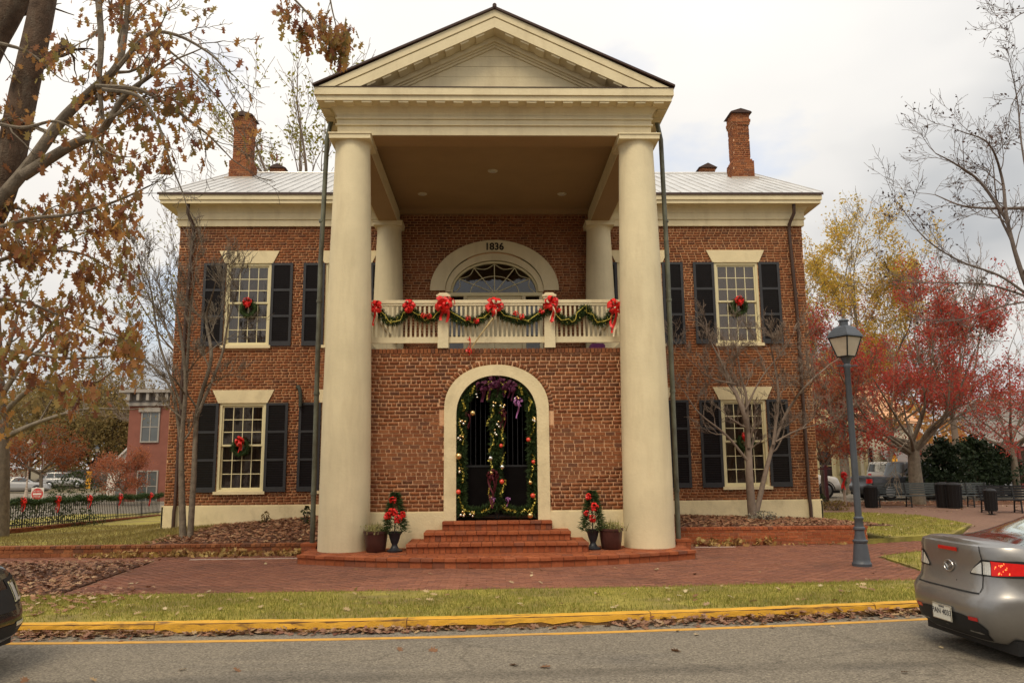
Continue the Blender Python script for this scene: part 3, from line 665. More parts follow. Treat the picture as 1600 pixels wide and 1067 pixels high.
# ---- portico: platform, columns, entablature, pediment
def plat_y(x): return 14.42 + .067 * x * x
px = [-3.85 + 7.7 * i / 40 for i in range(41)]
PLAT = MB().slab([(x, plat_y(x) + .03) for x in px] + [(3.85, 17.6), (-3.85, 17.6)], -.6, -.052).build('portico_platform', JOINT, CH)
edge = []; pts = [Vector((x, plat_y(x), 0)) for x in [-3.85 + 7.7 * i / 400 for i in range(401)]]
arc = [0]
for a, b in zip(pts[:-1], pts[1:]): arc.append(arc[-1] + (b - a).length)
def along(s):
    i = max(0, min(len(arc) - 2, int(np.searchsorted(arc, s)) - 1)); t = (s - arc[i]) / (arc[i + 1] - arc[i]); p = pts[i].lerp(pts[i + 1], t); d = pts[i + 1] - pts[i]
    return p, math.atan2(d.y, d.x)
s = 0; pit = arc[-1] / 37
for k in range(37):
    p, a = along((k + .5) * pit); n = Vector((-math.sin(a), math.cos(a), 0))
    c = p + n * .10; edge.append(bmat((c.x, c.y, -.026 + random.uniform(-.003, .003)), pit - .010, .22, .052, a))
    c = p + n * .055; edge.append(bmat((c.x, c.y, -.113), pit - .012, .07, .112, a))
lay(edge, PLAT, STEPB, 300)
tm = []; k = 0; y = 14.66
while y < 17.5:
    x = -3.84 - (.1 if k % 2 else 0)
    while x < 3.8:
        if y > plat_y(x + .1) + .27 and abs(x + .1) < 3.78: tm.append(bmat((x + .1, y + .05, -.03), .2, .098, .06))
        x += .21
    y += .106; k += 1
lay(tm, PLAT, STEPB, 0, stuff='platform_paving')
for s in (-1, 1):                                  # little brick piers that carry the drain pipes
    pc = MB().box(s * 3.86 - .14, s * 3.86 + .14, 16.42, 16.8, -.3, .055).build('pipe_pier', JOINT, CH)
    lay(face_mats(courses(-.17, .055, s * 3.86 - .15, s * 3.86 + .15, None, .075, .21, .01, 0, 8), 16.41, .05) + [bmat((s * 3.86, 16.61, .08), .33, .42, .05)], pc, STEPB, 50)
# steps
for k, (hw, yf, z0, z1) in enumerate(((1.74, 15.33, 0, .18), (1.44, 15.74, .18, .36), (1.10, 16.12, .36, .535))):
    core = MB().box(-hw + .02, hw - .02, yf + .03, 16.52 + .0 * k, z0 - .02, z1 - .055).build('step', JOINT, CH)
    br_ = []; n = int(2 * hw / .105); p = 2 * hw / n
    for i in range(n):                              # upright soldier course on the riser
        br_.append(bmat((-hw + (i + .5) * p, yf + .045 + random.uniform(-.003, .003), (z0 + z1 - .055) / 2), p - .010, .07, z1 - .055 - z0 - .008))
    n2 = int(2 * (hw + .02) / .205); p2 = 2 * (hw + .02) / n2
    for i in range(n2): br_.append(bmat((-hw - .02 + (i + .5) * p2, yf + .04, z1 - .026 + random.uniform(-.002, .002)), p2 - .009, .13, .052))
    yy = yf + .11
    while yy < 16.44:
        for i in range(n2): br_.append(bmat((-hw - .02 + (i + .5) * p2, yy + .05, z1 - .028), p2 - .009, .093, .05))
        yy += .102
    for s in (-1, 1):
        for j in range(max(1, int((16.45 - yf) / .21))): br_.append(bmat((s * (hw - .01), yf + .17 + j * .205, (z0 + z1 - .055) / 2), .06, .195, z1 - .055 - z0 - .008))
    lay(br_, core, STEPB, 200, key=lambda M: M.translation.y)
# porch front wall with the arched gateway
AO = dict(hw=1.105, zs=2.83, rise=.94, p=2.15); AI = dict(hw=.85, zs=2.70, rise=.84, p=2.15); WT = 4.13
def arch_half(z, hw, zs, rise, p):
    if z < zs: return hw
    if z > zs + rise: return 0
    return hw * (1 - ((z - zs) / rise) ** p) ** (1 / p)
RING = dict(hw=AO['hw'] + .11, zs=AO['zs'], rise=AO['rise'] + .115, p=2.15)
def blk(z, ch):
    if z < AO['zs'] - .34: return [(-AO['hw'] - .002, AO['hw'] + .002)]
    h = arch_half(z, **RING); return [(-h, h)] if h > 0 else []
pw = MB(); ymp = YPW + .014; nst = 40
pw.box(-2.95, -AO['hw'] + .05, ymp, ymp + .3, -.1, WT - .1).box(AO['hw'] - .05, 2.95, ymp, ymp + .3, -.1, WT - .1)
for i in range(nst):
    a = -AO['hw'] + .05 + (2 * AO['hw'] - .1) * i / nst; b = -AO['hw'] + .05 + (2 * AO['hw'] - .1) * (i + 1) / nst
    mid = min(abs(a), abs(b)); zc = AO['zs'] - .05 + (AO['rise']) * (max(0, 1 - (mid / AO['hw']) ** 2.15)) ** (1 / 2.15)
    pw.box(a, b, ymp, ymp + .3, zc, WT - .1)
PW = pw.build('porch_wall', MORTAR, CH)
r1 = courses(.725, WT - .105, -2.9, 2.9, blk, .0808, .214, .020, 6, 41)
mats = face_mats(r1, YPW, .06)
ring = archpts(RING['hw'] - .055, AO['zs'] - .38, AO['zs'], RING['rise'] - .055, 200, 2.15)
P2 = [Vector((x_, 0, z_)) for x_, z_ in ring]; ac = [0]
for a, b in zip(P2[:-1], P2[1:]): ac.append(ac[-1] + (b - a).length)
nv = int(ac[-1] / .078)
for k in range(nv):
    s_ = (k + .5) * ac[-1] / nv; i = max(0, int(np.searchsorted(ac, s_)) - 1); d = (P2[i + 1] - P2[i]).normalized(); p = P2[i]
    an = math.atan2(d.z, d.x)
    mats.append(Matrix.Translation((p.x, YPW + .03, p.z)) @ Matrix.Rotation(-an, 4, 'Y') @ Matrix.Diagonal((.061, .06, .095, 1)))
sold = []; n = int(5.8 / .079)
for k in range(n): sold.append(bmat((-2.9 + (k + .5) * 5.8 / n, YPW + .09, WT - .055), 5.8 / n - .014, .21, .098))
lay(mats, PW, BRICK, 300, key=lambda M: abs(M.translation.x) * .3 + abs(M.translation.z - 2))
lay(sold, PW, BRICK, 100, 'coping_brick')
for s in (-1, 1):
    MB().box(min(s * 2.93, s * 2.6), max(s * 2.93, s * 2.6), YPW + .32, YW - .01, -.2, WT - .11).build('porch_side_wall', BWM, CH)
MB().box(-2.96, 2.96, YPW + .2, YW - .01, WT - .1, WT).build('balcony_floor', mat('grey_deck', (.22, .18, .14), .8, .1, 5), CH)
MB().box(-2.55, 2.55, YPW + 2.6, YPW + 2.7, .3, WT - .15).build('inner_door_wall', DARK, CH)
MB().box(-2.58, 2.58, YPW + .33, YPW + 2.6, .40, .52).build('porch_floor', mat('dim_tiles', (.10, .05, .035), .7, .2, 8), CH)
for s in (-1, 1): bs = MB(); bs.box(min(s * 1.105, s * 2.9), max(s * 1.105, s * 2.9), YPW - .035, YPW + .005, -.05, .70).box(min(s * 1.105, s * 2.9), max(s * 1.105, s * 2.9), YPW - .02, YPW + .005, .70, .722); bs.build('porch_base', CREAM2, CH)
archband(MB(), archpts(AO['hw'], .535, AO['zs'], AO['rise'], 40, 2.15), archpts(AI['hw'], .535, AI['zs'], AI['rise'], 40, 2.15), YPW - .045, YPW + .34).build('arch_surround', CREAM2, CH, True)
# iron gate: two leaves of slender bars over solid lower plates
for s in (-1, 1):
    g = MB(); yg = YPW + .14
    g.box(min(s * .01, s * .045), max(s * .01, s * .045), yg - .015, yg + .015, .56, 3.48).box(min(s * .80, s * .84), max(s * .80, s * .84), yg - .015, yg + .015, .56, 2.75)
    for z in (.60, 1.62): g.box(min(s * .045, s * .80), max(s * .045, s * .80), yg - .014, yg + .014, z, z + .04)
    gt = g.build('gate_leaf', IRON, CH)
    for k in range(7):
        x = s * (.13 + k * .105); zt = AI['zs'] - .02 + AI['rise'] * (1 - (abs(x) / AI['hw']) ** 2.15) ** (1 / 2.15)
        MB().tube([(x, yg, 1.64), (x, yg, zt)], .0085, 6).build('bar', IRON if k % 3 else mat('worn_iron', (.030, .030, .034), .45, .2, 20, metal=.3), gt)
    MB().box(min(s * .05, s * .80), max(s * .05, s * .80), yg - .005, yg + .005, .64, 1.62).build('lower_plate', mat('grey_black_plate', (.006, .005, .005), .9, .2, 4, spec=.05), gt)
# columns
def column(cx, cy, r0, r1, z0, zt, plain=False):
    prof = []; H = zt - z0
    for i in range(19):
        t = i / 18; prof.append((r0 + (r1 - r0) * t ** 1.7, z0 + (H - .20) * t))
    c = MB().lathe(prof, (cx, cy, 0), 48).build('column', CREAM, CH, True)
    MB().lathe([(r1, zt - .25), (r1 + .004, zt - .20), (r1 + .012, zt - .16), (r1 + .03, zt - .13)], (cx, cy, 0), 48).build('necking', CREAM, c, True)
    a = r1 + .065; MB().box(cx - a, cx + a, cy - a, cy + a, zt - .13, zt - .03).box(cx - a - .02, cx + a + .02, cy - a - .02, cy + a + .02, zt - .03, zt).build('abacus', CREAM, c)
for s in (-1, 1):
    column(s * 3.1, 16.166, .515, .372, 0, 8.69); column(s * 3.1, 22.25, .46, .35, 4.13, 8.69)
# entablature: front beam and two side beams, stacked mouldings
CXS, YF = 3.1, 16.166
def ubeam(name, e, z0, z1, ein=None, parent=CH, m=CREAM):
    o_, yf = CXS + e, YF - e; i_ = CXS - (ein if ein is not None else e); yi = YF + (ein if ein is not None else e); yb = YW - .04
    b = MB(); P = [(-o_, yf), (o_, yf), (o_, yb), (i_, yb), (i_, yi), (-i_, yi), (-i_, yb), (-o_, yb)]
    return b.slab(P, z0, z1).build(name, m, parent)
ENT = ubeam('architrave', .29, 8.692, 8.90)
ubeam('fillet', .33, 8.90, 8.935, .28, ENT); ubeam('frieze', .30, 8.935, 9.04, .28, ENT); ubeam('frieze_moulding', .335, 9.04, 9.072, .28, ENT); ubeam('frieze_cap', .31, 9.072, 9.13, .28, ENT)
bm_ = MB()
for (e0, z0), (e1, z1) in zip(((.315, 9.13), (.33, 9.18), (.37, 9.23), (.43, 9.30))[:-1], ((.33, 9.18), (.37, 9.23), (.43, 9.30))):
    bm_.add([(-CXS - e0, YW - .1, z0), (-CXS - e0, YF - e0, z0), (CXS + e0, YF - e0, z0), (CXS + e0, YW - .1, z0), (-CXS - e1, YW - .1, z1), (-CXS - e1, YF - e1, z1), (CXS + e1, YF - e1, z1), (CXS + e1, YW - .1, z1)], [(0, 1, 5, 4), (1, 2, 6, 5), (2, 3, 7, 6)])
bm_.build('bed_moulding', CREAM, ENT)
COR = ubeam('corona', .675, 9.30, 9.412, .25); ubeam('cornice_cyma', .715, 9.412, 9.575, .2, COR)
MB().box(-CXS - .73, CXS + .73, YF - .73, YF + .1, 9.5755, 9.588).build('cornice_flashing', ROOFE, COR)
for k in range(19):
    x = -3.5 + 7.0 * k / 18; MB().box(x - .105, x + .105, YF - .655, YF - .455, 9.262, 9.302).build('mutule', CREAM, ENT)
for s in (-1, 1):
    for k in range(15):
        y = YF - .2 + k * .40; MB().box(min(s * (CXS + .455), s * (CXS + .655)), max(s * (CXS + .455), s * (CXS + .655)), y - .1, y + .1, 9.262, 9.302).build('mutule', CREAM, ENT)
MB().box(-2.9, 2.9, YF + .2, YW - .05, 9.20, 9.26).build('portico_ceiling', CEIL, CH)
ubeam('beam_soffit', .26, 8.676, 8.691, .27, ENT, CEIL)
MB().box(-2.85, 2.85, YW - .16, YW - .02, 9.06, 9.20).build('ceiling_trim', CEIL, CH)
for u, v in ((770, 267), (660, 303), (878, 303)):
    d = ray(u, v); t = (9.2 - EYE) / d.z; p = Vector((-XC + d.x * t, d.y * t, 9.2))
    dl = MB().lathe([(.12, -.022), (.13, -.012), (.13, 0)], p, 20).build('downlight', mat('downlight_ring', (.55, .48, .36), .5), CH, True)
    MB().lathe([(.055, -.045), (.075, -.023), (.08, -.02)], p, 16).build('bulb', mat('unlit_bulb', (.5, .45, .38), .3), dl, True)
# pediment
ZT = 11.40; SP = .478; Z0 = 9.585
def chev(mb, a, b, y0, y1):
    xa = (ZT - a - Z0) / SP; xb = (ZT - b - Z0) / SP
    mb.prism([(-xa, Z0), (-xb, Z0), (0, ZT - b), (0, ZT - a)], y0, y1); mb.prism([(0, ZT - a), (0, ZT - b), (xb, Z0), (xa, Z0)], y0, y1); return mb
PED = chev(MB(), .03, .19, 15.44, 16.3).build('pediment', CREAM, CH)
chev(MB(), .192, .215, 15.475, 16.3).build('rake_shadow_fillet', CREAM, PED); chev(MB(), .217, .44, 15.455, 16.3).build('rake_corona', CREAM, PED)
chev(MB(), .442, .56, 15.80, 16.3).build('rake_bed_moulding', CREAM, PED); chev(MB(), .562, .60, 15.86, 16.3).build('rake_trim', CREAM, PED); chev(MB(), .602, .655, 15.90, 16.3).build('rake_inner_trim', CREAM, PED)
for s in (-1, 1):
    for k in range(9):
        x = .32 + k * .33; z = ZT - .442 - SP * x
        if z > Z0 + .03: MB().mbox(Matrix.Translation((s * x, 15.62, z - .012)) @ Matrix.Rotation(s * math.atan(SP), 4, 'Y') @ Matrix.Diagonal((.2, .26, .05, 1))).build('mutule', CREAM, PED)
zb = [Z0, 9.83, 10.07, 10.31, 10.55, 10.78]
for a, b in zip(zb[:-1], zb[1:]):
    wa = (ZT - .62 - a) / SP; wb = max(.01, (ZT - .62 - b) / SP)
    MB().prism([(-wa, a + .003), (wa, a + .003), (wb, b - .003), (-wb, b - .003)], 15.94 + random.uniform(-.003, .003), 16.0).build('tympanum_board', CREAM, PED)
MB().prism([(-3.2, Z0), (3.2, Z0), (0, ZT - .5)], 16.0, 16.02).build('tympanum_backing', ROOFE, PED)
pr_ = MB(); xe = (ZT + .02 - Z0) / SP
pr_.prism([(-xe, Z0 + .002), (0, ZT - .028), (0, ZT + .02), (-xe, Z0 + .045)], 15.39, 26.2); pr_.prism([(0, ZT - .028), (xe, Z0 + .002), (xe, Z0 + .045), (0, ZT + .02)], 15.39, 26.2)
PRF = pr_.build('portico_roof', ROOFE, CH)
MB().tube([(0, 15.37, ZT + .03), (0, 26.2, ZT + .03)], .045, 8).build('ridge_cap', ROOFE, PRF)
# drain pipes
def pipe(name, pts, r, m, straps):
    p = MB().tube(pts, r, 10).build(name, m, CH, True)
    for q in straps: MB().lathe([(r + .012, -.03), (r + .014, 0), (r + .012, .03)], q, 12).build('pipe_strap', m, p, True)
for s in (-1, 1):
    a = (-3.83 if s < 0 else 3.80); top = Vector((s * 3.68, 16.55, 9.30))
    pipe('drain_pipe', [(a, 16.6, .08), (a, 16.6, 3.0), (a, 16.6, 6), (s * 3.76, 16.58, 8.9), top], .052, COPPER, [(a, 16.6, 1.1), (a, 16.6, 3.2), (a, 16.6, 5.2), (a, 16.6, 7.0)])
for s in (-1, 1):
    X = s * 8.97; pipe('wall_pipe', [(X + s * .02, YW - .34, 9.28), (X + s * .02, YW - .32, 9.02), (X - s * .07, YW - .12, 8.72), (X - s * .08, YW - .10, 8.5), (X, YW - .10, 6), (X, YW - .10, .62), (X + s * .0, YW - .15, .45), (X, YW - .15, -.12)], .05, BROWNP, [(X, YW - .1, 6.6), (X, YW - .1, 4.4), (X, YW - .1, 2.2)])
b_ = at(469, 605, YW - .09); pipe('vent_pipe', [(b_.x - .10, YW + .02, b_.z + .02), (b_.x - .06, YW - .10, b_.z + .02), (b_.x + .0, YW - .12, b_.z - .06), (b_.x + .03, YW - .12, b_.z - .3), (b_.x + .03, YW - .12, b_.z - .55)], .055, mat('rusty_vent', (.045, .05, .04), .7, .3, 8), [])

# ---- balcony railing
RY = 16.50; ZRB = WT
RAIL = thing('balcony_railing', 'white wooden balustrade along the balcony above the arched gate', 'railing', (0, RY, WT))
POSTS = (-1.135, 1.155)
MB().box(-2.75, 2.75, RY - .045, RY + .045, 5.12, 5.19).box(-2.75, 2.75, RY - .03, RY + .03, 5.07, 5.12).build('top_rail', CREAM, RAIL)
MB().box(-2.75, 2.75, RY - .03, RY + .03, 4.255, 4.385).build('bottom_rail', CREAM, RAIL)
for x in POSTS:
    p = MB().box(x - .115, x + .115, RY - .10, RY + .075, WT + .005, 5.20).build('newel_post', CREAM, RAIL)
    MB().box(x - .13, x + .13, RY - .115, RY + .09, 5.20, 5.25).box(x - .15, x + .15, RY - .135, RY + .11, 5.25, 5.29).prism([(x - .13, 5.29), (x + .13, 5.29), (x + .08, 5.335), (x - .08, 5.335)], RY - .11, RY + .08).build('post_cap', CREAM, p)
bal = unit_mesh(CREAM); x = -2.72
while x < 2.72:
    if all(abs(x - p) > .135 for p in POSTS):
        o = bpy.data.objects.new('baluster', bal); col.objects.link(o); o.parent = RAIL; o.matrix_parent_inverse = parent_world(RAIL).inverted()
        o.matrix_basis = bmat((x, RY, 4.728), .043, .028, .686)
    x += .0985
for s in (-1, 1):
    X = s * 2.82
    MB().box(X - .04, X + .04, RY + .35, YW - .4, 5.05, 5.12).box(X - .025, X + .025, RY + .35, YW - .4, 4.25, 4.36).build('side_rail', CREAM, RAIL)
    y = RY + .45
    while y < YW - .5:
        o = bpy.data.objects.new('baluster', bal); col.objects.link(o); o.parent = RAIL; o.matrix_parent_inverse = parent_world(RAIL).inverted(); o.matrix_basis = bmat((X, y, 4.70), .028, .043, .70); y += .115
bx = at(933, 541, 17.6); tag(MB().box(bx.x - .17, bx.x + .17, 17.5, 17.8, WT + .002, WT + .22).prism([(bx.x - .17, WT + .22), (bx.x + .17, WT + .22), (bx.x + .13, WT + .26), (bx.x - .13, WT + .26)], 17.52, 17.78).build('storage_box', mat('purple_plastic', (.09, .02, .09), .4)), 'purple box lying on the balcony floor behind the railing', 'box')

# ================================================================== CHRISTMAS DECORATIONS
def bow(name, c, rad, parent, seed, m=REDBOW, tails=3, tail=.35, n=11, face=(0, -1, 0)):
    """florist's bow: ribbon loops round a knot and hanging tails"""
    r = random.Random(seed); mb = MB(); c = Vector(c); F = Vector(face)
    for i in range(n):
        a = 2 * PI * i / n + r.uniform(-.3, .3); el = r.uniform(.1, .75)
        d = (Vector((math.cos(a), 0, math.sin(a))) * math.cos(el) + F * math.sin(el)).normalized(); L_ = rad * r.uniform(.75, 1.1)
        side = d.cross(Vector((r.uniform(-1, 1), r.uniform(-1, 1), r.uniform(-1, 1)))).normalized(); nn = d.cross(side)
        A, B = [], []
        for k in range(9):
            t = k / 8; p = c + d * (L_ * math.sin(PI * t)) + nn * (L_ * .36 * math.sin(2 * PI * t)); wd = rad * .19 * (.45 + .75 * math.sin(PI * t))
            A.append(p + side * wd); B.append(p - side * wd)
        mb.strip(A, B)
    mb.ball(c + F * rad * .2, rad * .22, 8, 5)
    for i in range(tails):
        x0 = r.uniform(-.35, .35) * rad; L_ = tail * r.uniform(.7, 1.1); A, B = [], []
        for k in range(9):
            t = k / 8; p = c + Vector((x0 + .10 * tail * math.sin(3.5 * t + i), F.y * (.03 + .05 * math.sin(5 * t + i)), -L_ * t)); wd = rad * .14
            ph = .8 * math.sin(4 * t + i); A.append(p + Vector((wd * math.cos(ph), wd * math.sin(ph), 0))); B.append(p - Vector((wd * math.cos(ph), wd * math.sin(ph), 0)))
        mb.strip(A, B)
    return mb.build(name, m, parent, True)
def needles(name, path, rad, dens, length, parent, m=FIR):
    """evergreen sprays bristling round a path"""
    P, D = [], []; path = [Vector(p) for p in path]
    for a, b in zip(path[:-1], path[1:]):
        L_ = (b - a).length; n = max(2, int(L_ * dens)); d = (b - a).normalized()
        for k in range(n):
            p = a.lerp(b, random.random()); v = Vector((random.gauss(0, 1), random.gauss(0, 1), random.gauss(0, 1))); v = (v - d * v.dot(d)).normalized()
            tw = p + v * rad * random.uniform(0, .75); dd = v + d * random.uniform(-.9, .9)
            P.append(tw); D.append(dd)
    return scatter(name, P, length, m, parent, NEED, 'dir', .4, D)
def sag(p, q, dip, n=10):
    p, q = Vector(p), Vector(q); return [p.lerp(q, i / n) - Vector((0, 0, dip * 4 * (i / n) * (1 - i / n))) for i in range(n + 1)]
GY = RY - .11
hang = [(-2.55, 4.98), (-1.86, 5.02), (-1.12, 5.02), (-.05, 5.0), (1.18, 5.02), (1.93, 5.02), (2.55, 4.95)]
GAR = thing('rail_garland', 'green garland with red bows swagged along the balcony railing', 'garland', (0, GY, 4.9))
path = []
for (x0, z0), (x1, z1), dip in zip(hang[:-1], hang[1:], (.30, .27, .33, .30, .33, .32)): path += sag((x0, GY, z0), (x1, GY, z1), dip)[(1 if path else 0):]
needles('fir_foliage', path, .10, 2200, .075, GAR)
MB().tube(path, .022, 6).build('garland_stem', FIR, GAR)
g2 = MB(); tp = []
for i, p in enumerate(path): tp.append(Vector(p) + Vector((random.uniform(-.05, .05), -.075 + random.uniform(-.02, .01), random.uniform(-.04, .07))))
g2.tube(tp, .010, 5); g2.build('gold_ribbon', TINS, GAR)
P_ = [p + Vector((random.uniform(-.06, .06), -.07, random.uniform(-.05, .05))) for p in path for _ in range(5)]
scatter('gold_sparkle', P_, .035, TINS, GAR, LEAF)
for i, ((x0, z0), rad, tl) in enumerate(zip(((-2.57, 5.0), (-1.86, 5.03), (-1.11, 5.06), (-.03, 5.02), (1.18, 5.07), (2.53, 5.0)), (.17, .15, .22, .19, .18, .19), (.42, .2, .36, .22, .40, .60))):
    bow('bow', (x0, GY - .09, z0), rad, GAR, 60 + i, REDBOW, 3, tl, 13)
    if i in (0, 3, 4, 5): bow('pale_ribbon', (x0 + .03, GY - .12, z0 - .08), rad * .45, GAR, 80 + i, CREAMR, 2, tl * .9, 4)
for x0, z0 in ((-.60, 4.76), (-.42, 4.70), (.42, 4.86), (.55, 4.78), (.98, 4.9), (-1.42, 4.80), (-1.55, 4.82), (1.33, 4.92)): bow('small_red_bow', (x0, GY - .09, z0), .07, GAR, int(x0 * 99) + 400, REDBOW, 1, .06, 7)
# the fallen golden horn-like ribbon that hangs down over the brickwork
a, b = at(770, 497, GY - .1), at(733, 549, YPW - .09)
st = MB(); st.tube([a, a.lerp(b, .5) + Vector((-.01, -.02, 0)), b], [.022, .016, .012], 7)
TS = st.build('gold_streamer', mat('pale_gold', (.70, .55, .28), .3, .1, 10, metal=.6), GAR)
bow('red_streamer_end', b + Vector((0, -.02, .0)), .075, GAR, 500, REDBOW, 1, .12, 6)
c_ = at(733, 530, GY - .1); bow('red_tail', c_, .05, GAR, 501, REDBOW, 2, .22, 5)

# door garland round the gate
DG = thing('gate_garland', 'evergreen garland with gold tinsel and baubles framing the arched iron gate', 'garland', (0, YPW, .54))
yg = YPW + .03
rim = [(x_, yg, z_) for x_, z_ in archpts(.74, .62, 2.66, .74, 24, 2.15)]
rim = [(-.74, yg, .62 + .2 * i) for i in range(10)] + [p for p in rim if p[2] > 2.6] + [(.74, yg, 2.42 - .2 * i) for i in range(10)]
cen = [(.03 * math.sin(i * 1.7), yg - .02, 3.40 - .14 * i) for i in range(20)]
bl_ = sag((-.74, yg, .80), (0, yg, .92), .16) + sag((0, yg, .92), (.74, yg, .80), .16)[1:]
needles('fir_foliage', rim, .11, 2200, .075, DG); needles('fir_foliage', cen, .15, 2600, .085, DG); needles('fir_foliage', bl_, .10, 2200, .075, DG)
def wig(base, amp, per, seed):
    r = random.Random(seed); return [Vector(p) + Vector((amp * math.sin(i * per + seed), -.10, r.uniform(-.02, .02))) for i, p in enumerate(base)]
def dens(path, n=5):
    o = []; path = [Vector(p) for p in path]
    for a, b in zip(path[:-1], path[1:]): o += [a.lerp(b, k / n) for k in range(n)]
    return o + [path[-1]]
tn = [wig(dens(rim, 3), .045, .55, 1), wig([Vector(p) - Vector((.13, 0, 0)) for p in dens(cen, 3)], .05, .45, 2), wig([Vector(p) + Vector((.13, 0, 0)) for p in dens(cen, 3)], .05, .5, 5), wig(dens(bl_, 2), .01, .6, 3)]
for q in tn:
    dq = dens(q, 5); scatter('tinsel', [p + Vector((random.uniform(-.02, .02), random.uniform(-.04, .0), random.uniform(-.02, .02))) for i, p in enumerate(dq) if math.sin(i * .11 + q[0].x * 9) > -.55], .042, TINS, DG, LEAF)
bau = [(-.50, 2.74, .06, GOLD), (-.79, 1.85, .07, GOLD), (-.13, 1.80, .05, SILV), (.11, 1.62, .05, SILV), (-.12, 1.50, .055, GOLD), (.66, 2.18, .045, REDB), (.09, 2.06, .04, REDB), (-.80, 1.12, .05, REDB), (.74, 1.03, .05, REDB), (.68, .63, .06, GOLD), (.69, 1.30, .045, GOLD), (.10, 1.32, .05, REDB), (.76, 1.72, .04, REDB)]
for cx_, cz, r_ in ((-.72, 2.55, .028), (-.06, 2.93, .03), (.05, 2.50, .03), (.78, 2.60, .03), (-.75, 2.24, .03), (.13, 2.90, .028), (-.40, 3.12, .026), (.42, 3.05, .026), (-.02, 2.34, .028), (-.70, .66, .03), (-.52, .66, .028), (-.79, 1.55, .026)):
    bau += [(cx_ + a + random.uniform(-.02, .02), cz + b + random.uniform(-.02, .02), r_ * random.uniform(.75, 1.05), GOLD if (i % 3) else SILV) for i, (a, b) in enumerate(((-.035, 0), (.04, .015), (0, .045), (.005, -.04))) if random.random() < .8]
for x_, z_, r_, m_ in bau: MB().ball((x_, yg - .13, z_), r_, 12, 8).build('bauble', m_, DG, True)
for k in range(5): bow('purple_swag', (-.30 + .15 * k, yg - .08, 3.30 + .10 * (1 - abs(k - 2) / 2)), .15, DG, 91 + 7 * k, PURP, 2, .30, 9)
bow('burgundy_bow', (-.08, yg - .12, 1.46), .13, DG, 92, mat('burgundy_velvet', (.075, .008, .014), .7, .2, 20), 5, .62, 10)
bow('purple_bow', (.46, yg - .1, 2.98), .11, DG, 93, LILAC, 2, .34, 6); bow('lilac_tail', (-.08, yg - .12, .98), .06, DG, 94, LILAC, 2, .16, 5); bow('lilac_tail', (.22, yg - .12, .96), .06, DG, 95, LILAC, 2, .16, 5); bow('burgundy_tail', (.13, yg - .1, 2.75), .10, DG, 96, mat('burgundy_velvet', (0, 0, 0)), 3, .35, 6); bow('red_tail', (-.60, yg - .1, 2.72), .06, DG, 97, mat('burgundy_velvet', (0, 0, 0)), 2, .35, 5)

# wreaths in the four outer windows
for (cx_, cz), lab in zip(((-7.20, 6.20), (7.27, 6.21), (-7.25, 2.20), (7.25, 2.22)), ('upper left', 'upper right', 'lower left', 'lower right')):
    fl = 'upper' if cz > 4 else 'ground-floor'; sd = 'left' if cx_ < 0 else 'right'
    W = thing('wreath', 'round evergreen wreath with red bow in the outer %s window on the %s' % (fl, sd), 'wreath', (cx_, YW - .06, cz - .3), 'window wreaths')
    ringp = [(cx_ + .20 * math.cos(2 * PI * i / 24), YW - .055, cz + .20 * math.sin(2 * PI * i / 24)) for i in range(25)]
    needles('fir_foliage', ringp, .075, 900, .075, W); MB().tube(ringp, .05, 7).build('wreath_ring', FIR, W)
    bow('bow', (cx_ + (.0 if sd == 'left' else -.02), YW - .14, cz + .17), .15, W, 110 + int(cz * 3), REDBOW, 2, .30 if fl != 'upper' else .16, 11)
